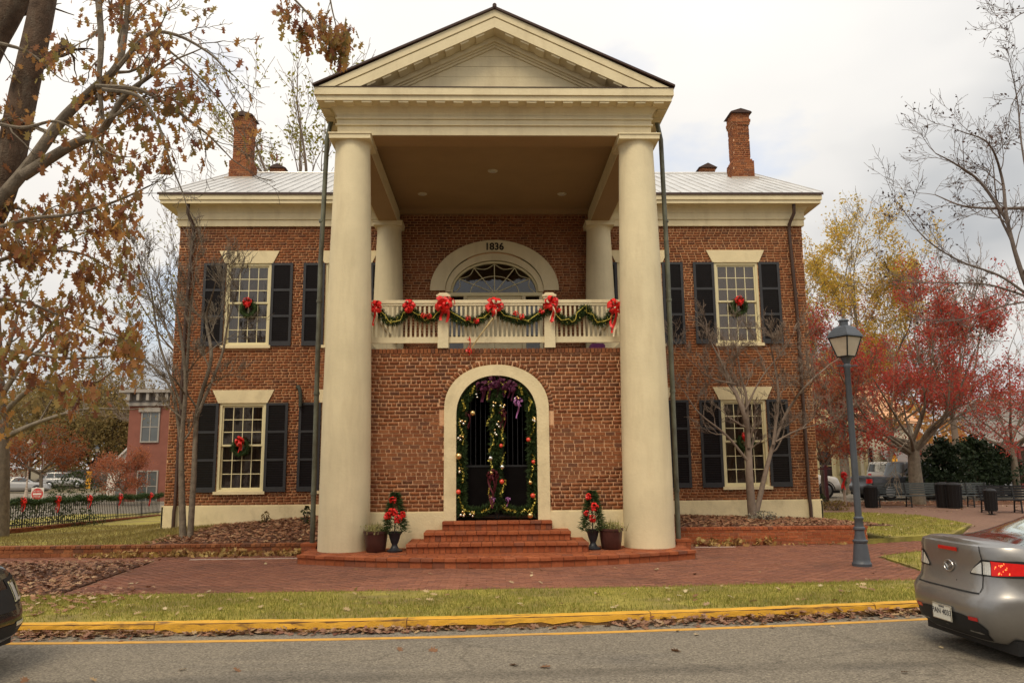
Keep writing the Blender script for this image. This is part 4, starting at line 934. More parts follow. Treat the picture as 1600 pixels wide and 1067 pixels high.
# potted Christmas trees and planters
URN = mat('dark_urn', (.022, .024, .030), .45, .2, 10, spec=.4)
POTM = mat('brown_glazed_pot', (.060, .022, .018), .35, .2, 6, spec=.45)
for sx in (-1, 1):
    b = gr(616, 862, 0) if sx < 0 else gr(927, 858, 0); b.y = 15.75
    sd = 'left' if sx < 0 else 'right'
    T = thing('potted_christmas_tree', 'small Christmas tree with red poinsettias in dark urn, %s of the steps' % sd, 'potted tree', b, 'potted Christmas trees beside the steps')
    MB().lathe([(.15, 0), (.155, .03), (.09, .06), (.06, .11), (.055, .14), (.075, .18), (.10, .26), (.115, .32), (.15, .36), (.155, .385), (.13, .38), (.10, .34)], b, 20).build('urn', URN, T, True)
    H = 1.14; P, D = [], []
    MB().tube([b + Vector((0, 0, .3)), b + Vector((0, 0, H))], [.016, .005], 5).build('stem', TWIGD, T)
    for i in range(3400):
        t = random.random() ** .8; z = .36 + (H - .36) * t; rr_ = (.215 * (1 - t) ** .7 + .025) * (1 + .18 * math.sin(i * 2.4 + z * 30)); a = random.random() * 2 * PI; q = random.uniform(.25, 1) ** .5
        P.append(b + Vector((rr_ * q * math.cos(a), rr_ * q * math.sin(a), z))); D.append(Vector((math.cos(a), math.sin(a), random.uniform(-.5, .5))))
    scatter('fir_foliage', P, .075, FIR, T, NEED, 'dir', .4, D)
    spots = ((-.03, 1.0, .08), (-.02, .77, .10), (-.13, .70, .085), (.08, .64, .10), (.17, .72, .07)) if sx < 0 else ((-.09, 1.03, .075), (.03, .83, .10), (-.03, .60, .085), (-.14, .71, .06))
    for i, (dx, z, r_) in enumerate(spots): bow('poinsettia', b + Vector((dx, -.10 - .12 * (1.1 - z), z)), r_, T, 200 + i + sx, REDBOW, 0, .1, 9)
    b = (gr(583, 863, 0) if sx < 0 else gr(957, 857, 0)); b.y = 15.78; b.x += -.03 * sx
    T = thing('planter_pot', 'brown glazed planter of pale withered flowers beside the %s column' % sd, 'plant pot', b, 'planters beside the columns')
    MB().lathe([(.17, 0), (.19, .02), (.215, .20), (.235, .36), (.25, .365), (.25, .405), (.225, .405), (.21, .34)], b, 28).build('pot', POTM, T, True)
    MB().lathe([(.21, .33), (.10, .35), (.01, .35)], b, 16).build('soil', MULCH, T)
    P = [b + Vector((random.gauss(0, .10), random.gauss(0, .10), .35)) for _ in range(220)]
    scatter('stems', P, .17, leafmat('pale_stems', [(.22, .20, .07), (.32, .27, .12), (.16, .17, .05)], .2), T, BLADE * np.array((.5, 1, 1)), 'up')
    P = [b + Vector((random.gauss(0, .12), random.gauss(0, .11), random.uniform(.38, .52))) for _ in range(260)]
    scatter('flowers', P, .035, leafmat('pale_petals', [(.62, .55, .24), (.45, .42, .15), (.25, .25, .08), (.70, .62, .35)], .3), T, LEAF)

# ================================================================== STREET FURNITURE
LANT = glass('lantern_pane', (.55, .50, .42), .12)
FROST = mat('frosted_pane', (.46, .40, .31), .35, .12, 5, spec=.5)
def street_lamp(label, loc, group='street lamps', paint=LAMPM, h=4.55):
    loc = Vector(loc); T = thing('street_lamp', label, 'street lamp', loc, group)
    def z(*pr): return [(r, zz) for r, zz in pr]
    MB().lathe(z((.165, 0), (.168, .05), (.150, .07), (.145, .12), (.118, .36), (.112, .40), (.128, .42), (.128, .45), (.10, .47), (.085, .56), (.082, .62), (.10, .64), (.10, .67), (.08, .69), (.072, .80), (.085, .82), (.085, .845), (.062, .87)), loc, 20).build('base', paint, T, True)
    pl = [(.060, .86), (.058, 2), (.052, 3.55), (.066, 3.57), (.066, 3.62), (.05, 3.64)]
    MB().lathe(pl, loc, 16).build('pole', paint, T, True)
    MB().tube([loc + Vector((-.19, 0, 3.60)), loc + Vector((.19, 0, 3.60))], .012, 6).build('ladder_bar', paint, T)
    MB().lathe(z((.05, 3.63), (.07, 3.68), (.10, 3.74), (.115, 3.76)), loc, 16).build('lantern_cup', paint, T, True)
    rot = R(28); c4 = lambda r, zz: [loc + Vector((r * math.cos(rot + PI / 4 + k * PI / 2), r * math.sin(rot + PI / 4 + k * PI / 2), zz)) for k in range(4)]
    A, B = c4(.155, 3.77), c4(.285, 4.13); fr = MB()
    for k in range(4): fr.tube([A[k], B[k]], .014, 5); fr.tube([A[k], A[(k + 1) % 4]], .014, 5); fr.tube([B[k], B[(k + 1) % 4]], .016, 5)
    fr.build('lantern_frame', IRON, T)
    for k in range(4): MB().add([A[k], A[(k + 1) % 4], B[(k + 1) % 4], B[k]], [(0, 1, 2, 3)]).build('pane', FROST, T)
    E0, E1, E2, E3 = c4(.325, 4.135), c4(.315, 4.165), c4(.20, 4.31), c4(.10, 4.36); v = E0 + E1 + E2 + E3
    f = [(i * 4 + j, i * 4 + (j + 1) % 4, i * 4 + 4 + (j + 1) % 4, i * 4 + 4 + j) for i in range(3) for j in range(4)] + [(3, 2, 1, 0), (12, 13, 14, 15)]
    MB().add(v, f).build('lantern_roof', paint, T)
    MB().lathe(z((.075, 4.355), (.075, 4.43), (.095, 4.44), (.09, 4.465), (.02, 4.49)), loc, 14).build('finial', paint, T, True)
    return T
lb = gr(1347, 884, ZP)
street_lamp('tall slate-grey street lamp with lantern standing on the brick pavement', lb)

def bench(label, loc, width, rz, m):
    T = thing('park_bench', label, 'bench', loc, 'benches on the plaza'); h = width / 2
    for k in range(5): MB().box(-h, h, -.22 + k * .09, -.14 + k * .09, .42, .45).build('seat_slat', m, T)
    for k in range(5):
        z = .50 + k * .085; y = .24 + k * .022; MB().box(-h, h, y, y + .025, z, z + .065).build('back_slat', m, T)
    for x in (-h + .08, 0, h - .08):
        g = MB(); g.tube([(x, -.22, 0), (x, -.20, .41)], .026, 6); g.tube([(x, .26, 0), (x, .20, .40), (x, .30, .90)], .026, 6); g.tube([(x, -.22, .40), (x, .22, .40)], .022, 6); g.tube([(x, -.22, .08), (x, .25, .08)], .015, 6)
        g.build('leg', IRON, T)
        if x: MB().tube([(x, -.21, .41), (x, -.22, .62), (x, -.02, .66), (x, .26, .64)], .022, 6).build('armrest', IRON, T)
    for c in T.children: c.matrix_parent_inverse = Matrix.Identity(4)
    T.rotation_euler.z = rz; return T
GREYB = mat('grey_green_bench_paint', (.065, .075, .078), .6, .15, 8); BLKB = mat('black_bench_paint', (.014, .015, .018), .5, .15, 8)
def zpl(p): return (p.x, p.y, -.12)
bench('long grey slatted bench on the plaza left of the red maple trunk', zpl(gr(1421, 792, -.12)), 2.55, R(-4), GREYB)
bench('grey slatted bench half hidden behind the black bins', zpl(gr(1518, 792, -.12)), 1.6, R(-4), GREYB)
p = gr(1592, 801, -.12); bench('black slatted bench nearest the silver car', zpl(p), 2.3, R(-6), BLKB)
def bin_(label, p, r, h, lift=0.0):
    T = thing('litter_bin', label, 'bin', zpl(p), 'litter bins on the plaza'); q = Vector(zpl(p))
    MB().lathe([(r * .86, lift), (r * .9, lift + .02), (r, h * .85), (r * 1.05, h * .87), (r * 1.05, h * .92), (r * .8, h * .97), (r * .3, h)], q, 20).build('body', IRON, T, True)
    for k in range(14):
        a = 2 * PI * k / 14; MB().tube([q + Vector((r * .93 * math.cos(a), r * .93 * math.sin(a), lift + .03)), q + Vector((r * 1.03 * math.cos(a), r * 1.03 * math.sin(a), h * .84))], .012, 4).build('rib', BLKB, T)
    if lift: MB().lathe([(r * .6, 0), (r * .6, .02), (.03, .04), (.03, lift)], q, 10).build('stand', IRON, T)
bin_('dark bin at the left end of the long grey bench', gr(1362, 793, -.12), .24, .85)
bin_('black bin between the two grey benches, left of its pair', gr(1476, 793, -.12), .27, .95)
bin_('black bin between the two grey benches, right of its pair', gr(1492, 794, -.12), .27, .95)
bin_('small black bin on a stand beside the black bench', gr(1550, 804, -.12), .19, .85, .12)
MAROON = mat('maroon_post_paint', (.10, .025, .03), .5, .15, 8)
p = Vector(zpl(gr(1293, 788, -.12))); T = thing('sign_post', 'maroon post with crossbar near the brick corner of the courthouse', 'post', p)
MB().box(p.x - .06, p.x + .06, p.y - .06, p.y + .06, -.15, 1.42).build('upright', MAROON, T); MB().box(p.x - .45, p.x + .28, p.y - .03, p.y + .03, 1.30, 1.36).build('crossbar', MAROON, T); MB().prism([(p.x - .075, 1.42), (p.x + .075, 1.42), (p.x, 1.50)], p.y - .07, p.y + .07).build('cap', MAROON, T)
p = Vector(zpl(gr(1321, 790, -.12))); T = thing('banner_post', 'pale post wrapped with garland and a red bow', 'post', p)
MB().tube([p, p + Vector((0, 0, 1.5))], .055, 10).build('upright', CONC, T)
needles('fir_foliage', [p + Vector((.09 * math.cos(i), .09 * math.sin(i), .4 + .09 * i)) for i in range(11)], .06, 350, .09, T)
bow('bow', p + Vector((-.05, -.12, 1.2)), .17, T, 300, REDBOW, 3, .55, 10)
# iron fence on its low brick wall at the left, dressed with garland
P0, P1 = Vector((at(-30, 800, 24.2).x, 24.2, 0)), Vector((at(250, 800, 36).x, 36, 0))
def zf(t): return -.20 - .26 * t
FW = thing('fence_wall', 'low brick wall under the iron fence at the far left', 'garden wall', (P0.x, P0.y, -.5), 'low brick garden walls')
d = (P1 - P0); FL = d.length; dn = d.normalized(); nrm = Vector((dn.y, -dn.x, 0)); fa = math.atan2(dn.y, dn.x)
core = MB().add([P0 + nrm * s + Vector((0, 0, z)) for s in (-.12, .12) for z in (-.9, zf(0) - .06)] + [P1 + nrm * s + Vector((0, 0, z)) for s in (-.12, .12) for z in (-1.1, zf(1) - .06)], [(0, 1, 5, 4), (2, 6, 7, 3), (1, 3, 7, 5), (0, 4, 6, 2), (0, 2, 3, 1), (4, 5, 7, 6)]).build('wall_core', MORTAR2, FW)
mats = []; n = int(FL / .21)
for i in range(n):
    t = (i + .5) / n; c = P0 + d * t
    for k in range(3): mats.append(bmat((c.x + nrm.x * .12, c.y + nrm.y * .12, zf(t) - .10 - .075 * k), .198, .05, .064, fa))
    mats.append(bmat((c.x, c.y, zf(t) - .03), .2, .3, .055, fa))
lay(mats, core, BRICK, 300, key=lambda M: M.translation.y)
FN = thing('iron_fence', 'black iron picket fence hung with green garland and red bows', 'fence', (P0.x, P0.y, zf(0)))
n = int(FL / .125)
for i in range(n):
    t = i / n; c = P0 + d * t; z = zf(t); r_ = .026 if i % 16 == 0 else .013
    MB().tube([(c.x, c.y, z), (c.x, c.y, z + .86)], r_, 5).build('post' if i % 16 == 0 else 'picket', IRON, FN)
for h in (.10, .78): MB().tube([P0 + Vector((0, 0, zf(0) + h)), P1 + Vector((0, 0, zf(1) + h))], .016, 5).build('rail', IRON, FN)
FG = thing('fence_garland', 'evergreen garland with red bows draped along the iron fence', 'garland', (P0.x, P0.y, zf(0) + .9))
path = []
for i in range(7):
    a, b = P0 + d * (i / 7), P0 + d * ((i + 1) / 7); path += sag(a + nrm * .08 + Vector((0, 0, zf(i / 7) + .88)), b + nrm * .08 + Vector((0, 0, zf((i + 1) / 7) + .88)), .08, 8)[(1 if path else 0):]
needles('fir_foliage', path, .09, 700, .11, FG); MB().tube(path, .05, 6).build('garland_stem', FIR, FG)
for i, t in enumerate((.14, .30, .47, .66, .88)): c = P0 + d * t; bow('bow', c + nrm * .2 + Vector((0, 0, zf(t) + .86)), .13, FG, 320 + i, REDBOW, 3, .42, 10, (nrm.x, nrm.y, 0))

# ================================================================== CARS
def lerp_tab(tab, x):
    if x <= tab[0][0]: return tab[0][1]
    for (a, p), (b, q) in zip(tab[:-1], tab[1:]):
        if x <= b:
            t = (x - a) / (b - a); t = t * t * (3 - 2 * t) * .5 + t * .5; return p + (q - p) * t
    return tab[-1][1]
def carglass():
    m = mat('car_glass', (.035, .045, .042), .5, .2, 3); n = m.node_tree.nodes; l = m.node_tree.links; b = n['Principled BSDF']
    gl = n.new('ShaderNodeBsdfGlossy'); gl.inputs['Roughness'].default_value = .05; gl.inputs['Color'].default_value = (.80, .88, .84, 1); fr = n.new('ShaderNodeFresnel'); fr.inputs['IOR'].default_value = 1.55
    a = n.new('ShaderNodeMath'); a.operation = 'ADD'; a.inputs[1].default_value = .26; l.new(fr.outputs[0], a.inputs[0]); ms = n.new('ShaderNodeMixShader'); l.new(a.outputs[0], ms.inputs[0]); l.new(b.outputs[0], ms.inputs[1]); l.new(gl.outputs[0], ms.inputs[2]); l.new(ms.outputs[0], n['Material Output'].inputs[0]); return m
BLKP = mat('black_trim', (.012, .012, .013), .55, .1, 20, spec=.35); TYREM = mat('tyre_rubber', (.014, .014, .015), .85, .1, 30)
CARGL = carglass(); ALLOY = mat('alloy_rim', (.5, .5, .5), .3, .05, 10, metal=.9)
CLEARL = mat('clear_lamp', (.62, .60, .55), .12, .15, 60, spec=.8, metal=.35); REDL = mat('red_lamp', (.50, .012, .010), .15, .1, 30, spec=.7)
def lit(name, c, s):
    m = mat(name, c, .2, .1, 30); b = m.node_tree.nodes['Principled BSDF']; b.inputs['Emission Color'].default_value = (*c, 1); b.inputs['Emission Strength'].default_value = s; return m
BRAKE = lit('lit_brake_lamp', (.50, .014, .012), .22); HOT = lit('lit_brake_bulb', (1, .20, .05), 1.5)
SEDAN = dict(L=4.58, W=.878, zb=.20, belt=[(0, 1.08), (.12, 1.115), (.35, 1.12), (.9, 1.02), (1.6, .96), (3.2, .93), (3.9, .86), (4.4, .72), (4.58, .60)], ga=(.22, 1.42), gb=(3.45, 2.60), gw=(.82, .585), roof=1.455, wheels=(.98, 3.62), wr=.315)
SUV = dict(L=4.6, W=.92, zb=.26, belt=[(0, 1.02), (.2, 1.06), (3.0, 1.06), (3.5, 1.04), (4.3, .93), (4.6, .75)], ga=(.10, .40), gb=(3.5, 2.75), gw=(.86, .68), roof=1.72, wheels=(.95, 3.65), wr=.36)
PICK = dict(L=5.4, W=.96, zb=.32, belt=[(0, 1.06), (.1, 1.10), (1.9, 1.10), (4.0, 1.12), (5.1, 1.02), (5.4, .8)], ga=(1.95, 2.15), gb=(4.3, 3.6), gw=(.88, .70), roof=1.80, wheels=(1.1, 4.3), wr=.39)
ROWS = [(0, .86, .14, .14), (.09, .945, .045, .05), (.26, .995, .0, .0), (.44, 1.0, .0, .01), (.50, .992, .035, .02), (.56, .985, .085, .04), (.68, .98, .105, .07), (.82, .965, .12, .12), (.93, .94, .105, .18), (.985, .905, .115, .22), (1.0, .87, .15, .26)]
def car(name, label, cat, loc, heading, S, paint, hero=0, group=None, lit_=False, nt=None):
    T = thing(name, label, cat, (0, 0, 0), group); nt = nt or (30 if hero else 14)
    Lc, W, zb = S['L'], S['W'], S['zb']
    def row(f):
        for (f0, *a), (f1, *b) in zip(ROWS[:-1], ROWS[1:]):
            if f <= f1: t = (f - f0) / (f1 - f0); return [p + (q - p) * t for p, q in zip(a, b)]
        return list(ROWS[-1][1:])
    def body(t, f):
        wf, xr, xf = row(f); a = (Lc - xr - xf) / 2; c, s = math.cos(t), math.sin(t); nn = 5.2 if c > 0 else 4.0
        x = xr + a - a * math.copysign(abs(c) ** (2 / nn), c); y = W * wf * math.copysign(abs(s) ** (2 / nn), s)
        return Vector((x, y, zb + f * (lerp_tab(S['belt'], x) - zb)))
    def house(t, g):
        xa = S['ga'][0] + (S['ga'][1] - S['ga'][0]) * g ** .85; xb = S['gb'][0] + (S['gb'][1] - S['gb'][0]) * g ** .9
        w_ = S['gw'][0] + (S['gw'][1] - S['gw'][0]) * g ** 1.25; a = (xb - xa) / 2; c, s = math.cos(t), math.sin(t); nn = 4.2
        x = xa + a - a * math.copysign(abs(c) ** (2 / nn), c); y = w_ * math.copysign(abs(s) ** (2 / nn), s); z0 = lerp_tab(S['belt'], x) - .015
        zr = S['roof'] - .055 - .05 * ((x - (xa + xb) / 2) / max(.3, a)) ** 2
        return Vector((x, y, z0 + (zr - z0) * g))
    def shell(fn, fs, top, cnt):
        mb = MB(); n = 2 * cnt
        for f in fs:
            for j in range(n): mb.v.append(tuple(fn(-PI + 2 * PI * j / n + 1e-4, f)))
        for i in range(len(fs) - 1):
            for j in range(n): mb.f.append((i * n + j, (i + 1) * n + j, (i + 1) * n + (j + 1) % n, i * n + (j + 1) % n))
        o = (len(fs) - 1) * n; last = [Vector(v) for v in mb.v[o:]]; prev = o
        for sc_, dz in top:
            k = len(mb.v)
            for p in last: mb.v.append((p.x + (0 if sc_ > .5 else 0), p.y * sc_, p.z + dz))
            for j in range(n): mb.f.append((prev + j, k + j, k + (j + 1) % n, prev + (j + 1) % n))
            prev = k
        return mb
    fs = [r_[0] for r_ in ROWS]
    BO = shell(body, fs, ((.93, .012), (.75, .026), (.4, .036), (.0, .04)), nt).build('body', paint, T, True)
    CAB = shell(house, [0, .2, .4, .6, .8, .93, 1], ((.96, .02), (.8, .04), (.4, .052), (0, .055)), nt).build('cabin', paint, T, True)
    MB().slab([(.25, -W * .8), (Lc - .3, -W * .8), (Lc - .3, W * .8), (.25, W * .8)], zb - .08, zb + .05).build('underside', BLKP, T)
    def patch(nm, fn, t0, t1, f0, f1, off, m, parent, a=8, b=4, shape=None):
        mb = MB()
        for i in range(a + 1):
            for j in range(b + 1):
                u, v = i / a, j / b
                if shape: u, v = shape(u, v)
                t = t0 + (t1 - t0) * u; f = f0 + (f1 - f0) * v; p = fn(t, f); e = 1e-3
                nv = (fn(t + e, f) - fn(t - e, f)).cross(fn(t, min(1, f + e)) - fn(t, max(0, f - e)))
                nv = nv.normalized() if nv.length > 1e-12 else Vector((0, 0, 1))
                if nv.dot(p - Vector((Lc / 2, 0, .5))) < 0: nv = -nv
                mb.v.append(tuple(p + nv * off))
        for i in range(a):
            for j in range(b): mb.f.append((i * (b + 1) + j, (i + 1) * (b + 1) + j, (i + 1) * (b + 1) + j + 1, i * (b + 1) + j + 1))
        return mb.build(nm, m, parent, True)
    D_ = PI / 180
    GL_ = CARGL if hero else mat('far_car_glass', (.05, .055, .055), .15, .2, 3, spec=.6)
    patch('rear_window', house, -43 * D_, 43 * D_, .03, .90, .006, GL_, T, 24, 6)
    patch('windscreen', house, 157 * D_, 203 * D_, .08, .92, .006, GL_, T, 16, 6)
    for s in (-1, 1):
        patch('side_window', house, s * 58 * D_, s * 86 * D_, .14, .88, .006, GL_, T, 12, 4); patch('side_window', house, s * 88 * D_, s * 132 * D_, .14, .88, .006, GL_, T, 12, 4)
        for x in S['wheels']:
            r_ = S['wr']; y = s * (W - .10); wm = Matrix.Translation((x, y, r_)) @ Matrix.Rotation(PI / 2, 4, 'X')
            def disc(prof, nm, m, parent):
                b_ = MB().lathe(prof, (0, 0, 0), 24); b_.v = [tuple(wm @ Vector(v)) for v in b_.v]; return b_.build(nm, m, parent, True)
            disc([(r_ * .55, -.09 * 1), (r_ * .95, -.105), (r_, -.07), (r_, .07), (r_ * .95, .105), (r_ * .55, .09)], 'wheel', TYREM, T)
            disc([(.05, -.112), (r_ * .30, -.10), (r_ * .62, -.108), (r_ * .66, -.098), (r_ * .66, .098), (r_ * .62, .108), (r_ * .3, .10), (.05, .112)], 'rim', ALLOY, T)
            arc_ = MB(); A = [(x + (r_ + .02) * math.cos(PI * k / 16), s * (W + .004), r_ + (r_ + .02) * math.sin(PI * k / 16)) for k in range(17)]; B = [(x + (r_ + .075) * math.cos(PI * k / 16), s * (W + .004), r_ + (r_ + .075) * math.sin(PI * k / 16)) for k in range(17)]
            arc_.strip(A, B).build('wheel_arch', BLKP, T)
        if hero != 1:
            patch('tail_lamp', body, s * 14 * D_, s * 36 * D_, .60, .86, .006, REDL, T, 8, 3)
        else:                                       # clear inner lamps on the lid, red brake lamps round the corner
            sh = lambda u, v: (u, v * (.10 + .90 * u ** .7))
            patch('lamp_surround', body, s * 4.6 * D_, s * 47 * D_, .685, .855, .004, BLKP, T, 16, 4, lambda u, v: (u, v * (.12 + .88 * min(1, u * 5.2) ** .7)))
            patch('reversing_lamp', body, s * 5.4 * D_, s * 12.4 * D_, .70, .825, .008, CLEARL, T, 8, 4, sh)
            patch('reversing_lamp', body, s * 13.6 * D_, s * 19.5 * D_, .70, .835, .008, CLEARL, T, 6, 3)
            TL = patch('tail_lamp', body, s * 20 * D_, s * 46 * D_, .695, .845, .008, BRAKE, T, 10, 4, lambda u, v: (u, v * (1 - .25 * u) + .12 * u))
            if s < 0:
                for k in range(15): tt, ff = random.uniform(21.5, 34), random.gauss(.755, .03); patch('brake_bulb', body, s * tt * D_, s * (tt + random.uniform(.3, .9)) * D_, ff, ff + random.uniform(.008, .022), .011, HOT, TL, 2, 2, lambda u, v: (u + .3 * (v - .5), v))
            patch('lamp_divider', body, s * 12.5 * D_, s * 13.5 * D_, .68, .85, .0095, BLKP, T, 1, 4)
            for k in range(3): patch('lens_rib', body, s * (14.8 + 1.5 * k) * D_, s * (15.0 + 1.5 * k) * D_, .70, .83, .0095, ALLOY, T, 1, 3)
            patch('lid_seam', body, s * 12.8 * D_, s * 13.4 * D_, .52, .985, .003, BLKP, T, 1, 10)
            patch('bumper_reflector', body, s * 6.5 * D_, s * 13 * D_, .225, .265, .006, REDL, T, 6, 1)
    if hero == 1:
        patch('lid_lower_seam', body, -13 * D_, 13 * D_, .505, .517, .004, BLKP, T, 24, 1)
        patch('bumper_recess', body, -19 * D_, 19 * D_, .02, .27, .005, BLKP, T, 24, 4, lambda u, v: (u, v * (1 - .5 * abs(2 * u - 1) ** 2)))
        patch('third_brake_lamp', body, -.75 * D_, .75 * D_, .905, .945, .008, REDL, T, 6, 2)
        e = body(0.0001, .72); lg = MB(); cz = e.z + .01; xx = e.x - .012
        lg.tube([(xx, .075 * math.cos(2 * PI * k / 24), cz + .055 * math.sin(2 * PI * k / 24)) for k in range(25)], .007, 6)
        for s in (-1, 1): lg.tube([(xx - .002, s * .066, cz + .015), (xx - .004, s * .035, cz + .012), (xx - .006, s * .012, cz - .012), (xx - .006, 0, cz - .022)], [.005, .008, .008, .006], 6)
        lg.build('rear_emblem', ALLOY, T, True)
        MB().ball((e.x - .006, -.12, cz - .13), .014, 10, 6).build('lid_lock', BLKP, T)
        PLM = mat('plate_white', (.62, .60, .52), .5, .05, 20)
        x0 = -.016
        PLT = MB().box(x0 - .006, x0, -.1525, .1525, .33, .482).build('number_plate', PLM, T)
        MB().box(x0 - .009, x0 - .0065, -.1525, .1525, .33, .337).box(x0 - .009, x0 - .0065, -.1525, .1525, .475, .482).box(x0 - .009, x0 - .0065, -.1525, -.146, .337, .475).box(x0 - .009, x0 - .0065, .146, .1525, .337, .475).build('plate_frame', ALLOY, PLT)
        TM = Matrix.Translation((x0 - .0095, 0, .41)) @ Matrix.Rotation(-PI / 2, 4, 'Z') @ Matrix.Rotation(PI / 2, 4, 'X')
        text_part('plate_lettering', 'PAN 4033', .075, TM, mat('plate_ink', (.05, .05, .06), .6), PLT, .001)
        text_part('plate_lettering', 'GEORGIA', .022, Matrix.Translation((x0 - .0095, 0, .46)) @ Matrix.Rotation(-PI / 2, 4, 'Z') @ Matrix.Rotation(PI / 2, 4, 'X'), mat('plate_ink', (0, 0, 0)), PLT, .001)
    if hero == 2:
        for s in (-1, 1):
            patch('headlamp_housing', body, s * 138 * D_, s * 172 * D_, .58, .90, .004, BLKP, T, 12, 4)
            HLP = patch('headlamp', body, s * 140 * D_, s * 170 * D_, .61, .86, .008, CARGL, T, 12, 4)
            patch('lamp_chrome', body, s * 165 * D_, s * 169 * D_, .62, .84, .012, CLEARL, HLP, 2, 4); patch('lamp_chrome', body, s * 142 * D_, s * 165 * D_, .61, .65, .012, CLEARL, HLP, 8, 1)
            patch('amber_marker', body, s * 132 * D_, s * 138 * D_, .64, .84, .008, mat('amber_lens', (.45, .28, .12), .25), T, 3, 3)
            patch('fog_lamp', body, s * 160 * D_, s * 172 * D_, .24, .34, .006, CLEARL, T, 4, 2)
        patch('grille', body, 170.5 * D_, 189.5 * D_, .52, .80, .005, BLKP, T, 16, 4); patch('lower_grille', body, 160 * D_, 200 * D_, .12, .32, .005, BLKP, T, 20, 3)
    for c in T.children: c.matrix_parent_inverse = Matrix.Identity(4)
    T.location = loc; T.rotation_euler.z = heading
    return T
SILVER = mat('silver_grey_car_paint', (.275, .266, .258), .34, .03, 30, metal=.75, coat=.6)
BLACKC = mat('black_car_paint', (.012, .012, .014), .25, .05, 30, coat=.8, spec=.5)
q = gr(1468, 957, ZR + .405); hd = R(3)
car('silver_sedan', 'silver grey sedan with lit brake lamps driving off at the right edge', 'car', (q.x + .08, q.y + .06, ZR), hd, SEDAN, SILVER, 1, None)
hd2 = R(-2); DK = dict(SUV); DK['belt'] = [(0, 1.02), (.2, 1.06), (3.0, 1.06), (3.5, 1.04), (4.35, .97), (4.5, .90), (4.6, .84)]
q = at(-6, 950, 7.75)
car('dark_suv', 'front end of a black car entering at the left edge', 'car', (q.x - 4.6 * math.cos(hd2), q.y - 4.6 * math.sin(hd2), ZR), hd2, DK, BLACKC, 2)
WHITEC = mat('white_car_paint', (.62, .60, .56), .35, .04, 20, coat=.5); GREYC = mat('dark_grey_car_paint', (.05, .055, .065), .35, .04, 20, coat=.5); SILV2 = mat('pale_silver_car_paint', (.36, .35, .34), .35, .04, 20, metal=.5, coat=.5)
def parked(nm, lab, cat, u, v, z, S, m, hdeg, grp='cars parked round the square'):
    b = gr(u, v, z); car(nm, lab, cat, (b.x, b.y, z), R(hdeg), S, m, 0, grp)
def parkedD(nm, lab, cat, u, D, z, S, m, hdeg, grp='cars parked round the square'):
    b = at(u, 760, D); car(nm, lab, cat, (b.x, D, z), R(hdeg), S, m, 0, grp)
parkedD('parked_pickup', 'white pickup parked just right of the courthouse corner', 'pickup', 1150, 39.5, -.2, PICK, WHITEC, 5)
parkedD('parked_pickup', 'dark grey pickup parked beyond the sign posts', 'pickup', 1338, 37.0, -.2, PICK, GREYC, 12)
parkedD('parked_suv', 'white sport utility car parked under the yellow banner', 'car', 1376, 52.0, -.2, SUV, WHITEC, 60)
parkedD('parked_suv', 'dark car with red tail lamp behind the maple trunk', 'car', 1452, 39.0, -.2, SUV, GREYC, 75)
parkedD('parked_car', 'pale car seen between the black bins and the small bin', 'car', 1506, 41.0, -.2, SEDAN, WHITEC, 80)
parkedD('parked_car', 'silver car parked behind the grey bench at far right', 'car', 1566, 38.5, -.2, SEDAN, SILV2, 80)
parkedD('parked_car', 'white car parked beyond the iron fence at far left', 'car', -14, 70.0, ZG + .02, SEDAN, SILV2, 20)
parkedD('parked_suv', 'pale sport utility car far off behind the do-not-enter sign', 'car', 66, 84.0, ZG + .02, SUV, SILV2, 10)

# ================================================================== BUILDINGS IN THE BACKGROUND
BK2 = mat('far_red_brick', (.24, .092, .066), .9, .12, 1.5, .2, 20); STONE = mat('grey_stone_trim', (.33, .30, .265), .8, .1, 3); PANE2 = mat('far_pane', (.10, .11, .11), .1, .3, .8, spec=.7); WHITEW = mat('white_siding', (.66, .62, .55), .7, .06, 3)
def facade_block(name, label, D, u0, u1, v0, v1, depth, m, wins, roof=None):
    """a building whose front stands D metres off; windows given as pixel boxes of that front"""
    a, b = at(u0, v0, D), at(u1, v1, D); T = thing(name, label, 'building', ((a.x + b.x) / 2, D, ZG))
    MB().box(a.x, b.x, D, D + depth, ZG, a.z).build('wall', m, T)
    for (p, q_, r_, s_, fm, pm_) in wins:
        c, e_ = at(p, r_, D), at(q_, s_, D); w_ = MB(); f = .09
        w_.box(c.x - f, c.x, D - .07, D - .002, e_.z - f, c.z + f).box(e_.x, e_.x + f, D - .07, D - .002, e_.z - f, c.z + f).box(c.x, e_.x, D - .07, D - .002, c.z, c.z + f).box(c.x, e_.x, D - .10, D - .002, e_.z - f, e_.z).box((c.x + e_.x) / 2 - .03, (c.x + e_.x) / 2 + .03, D - .05, D - .03, e_.z, c.z).box(c.x, e_.x, D - .052, D - .032, (c.z + e_.z) / 2 - .03, (c.z + e_.z) / 2 + .03)
        W_ = w_.build('window', fm, T); MB().box(c.x, e_.x, D - .029, D - .004, e_.z, c.z).build('pane', pm_, W_)
    return T, a, b
T, a, b = facade_block('brick_shop', 'two-storey red brick building with bracketed cornice beyond the fence', 52, 203, 330, 632, 790, 12, BK2, [(224, 246, 645, 689, STONE, PANE2), (217, 243, 737, 782, STONE, PANE2), (290, 312, 645, 689, STONE, PANE2)])
MB().box(a.x - .15, b.x + .15, 51.8, 64.1, a.z - .1, a.z + .12).build('string_course', STONE, T); MB().box(a.x - .05, b.x, 51.92, 64, a.z + .12, a.z + .75).build('parapet', mat('slate_frieze', (.20, .18, .17), .8, .1, 3), T); MB().box(a.x - .5, b.x + .4, 51.4, 64.3, a.z + .75, a.z + .95).build('cornice', STONE, T)
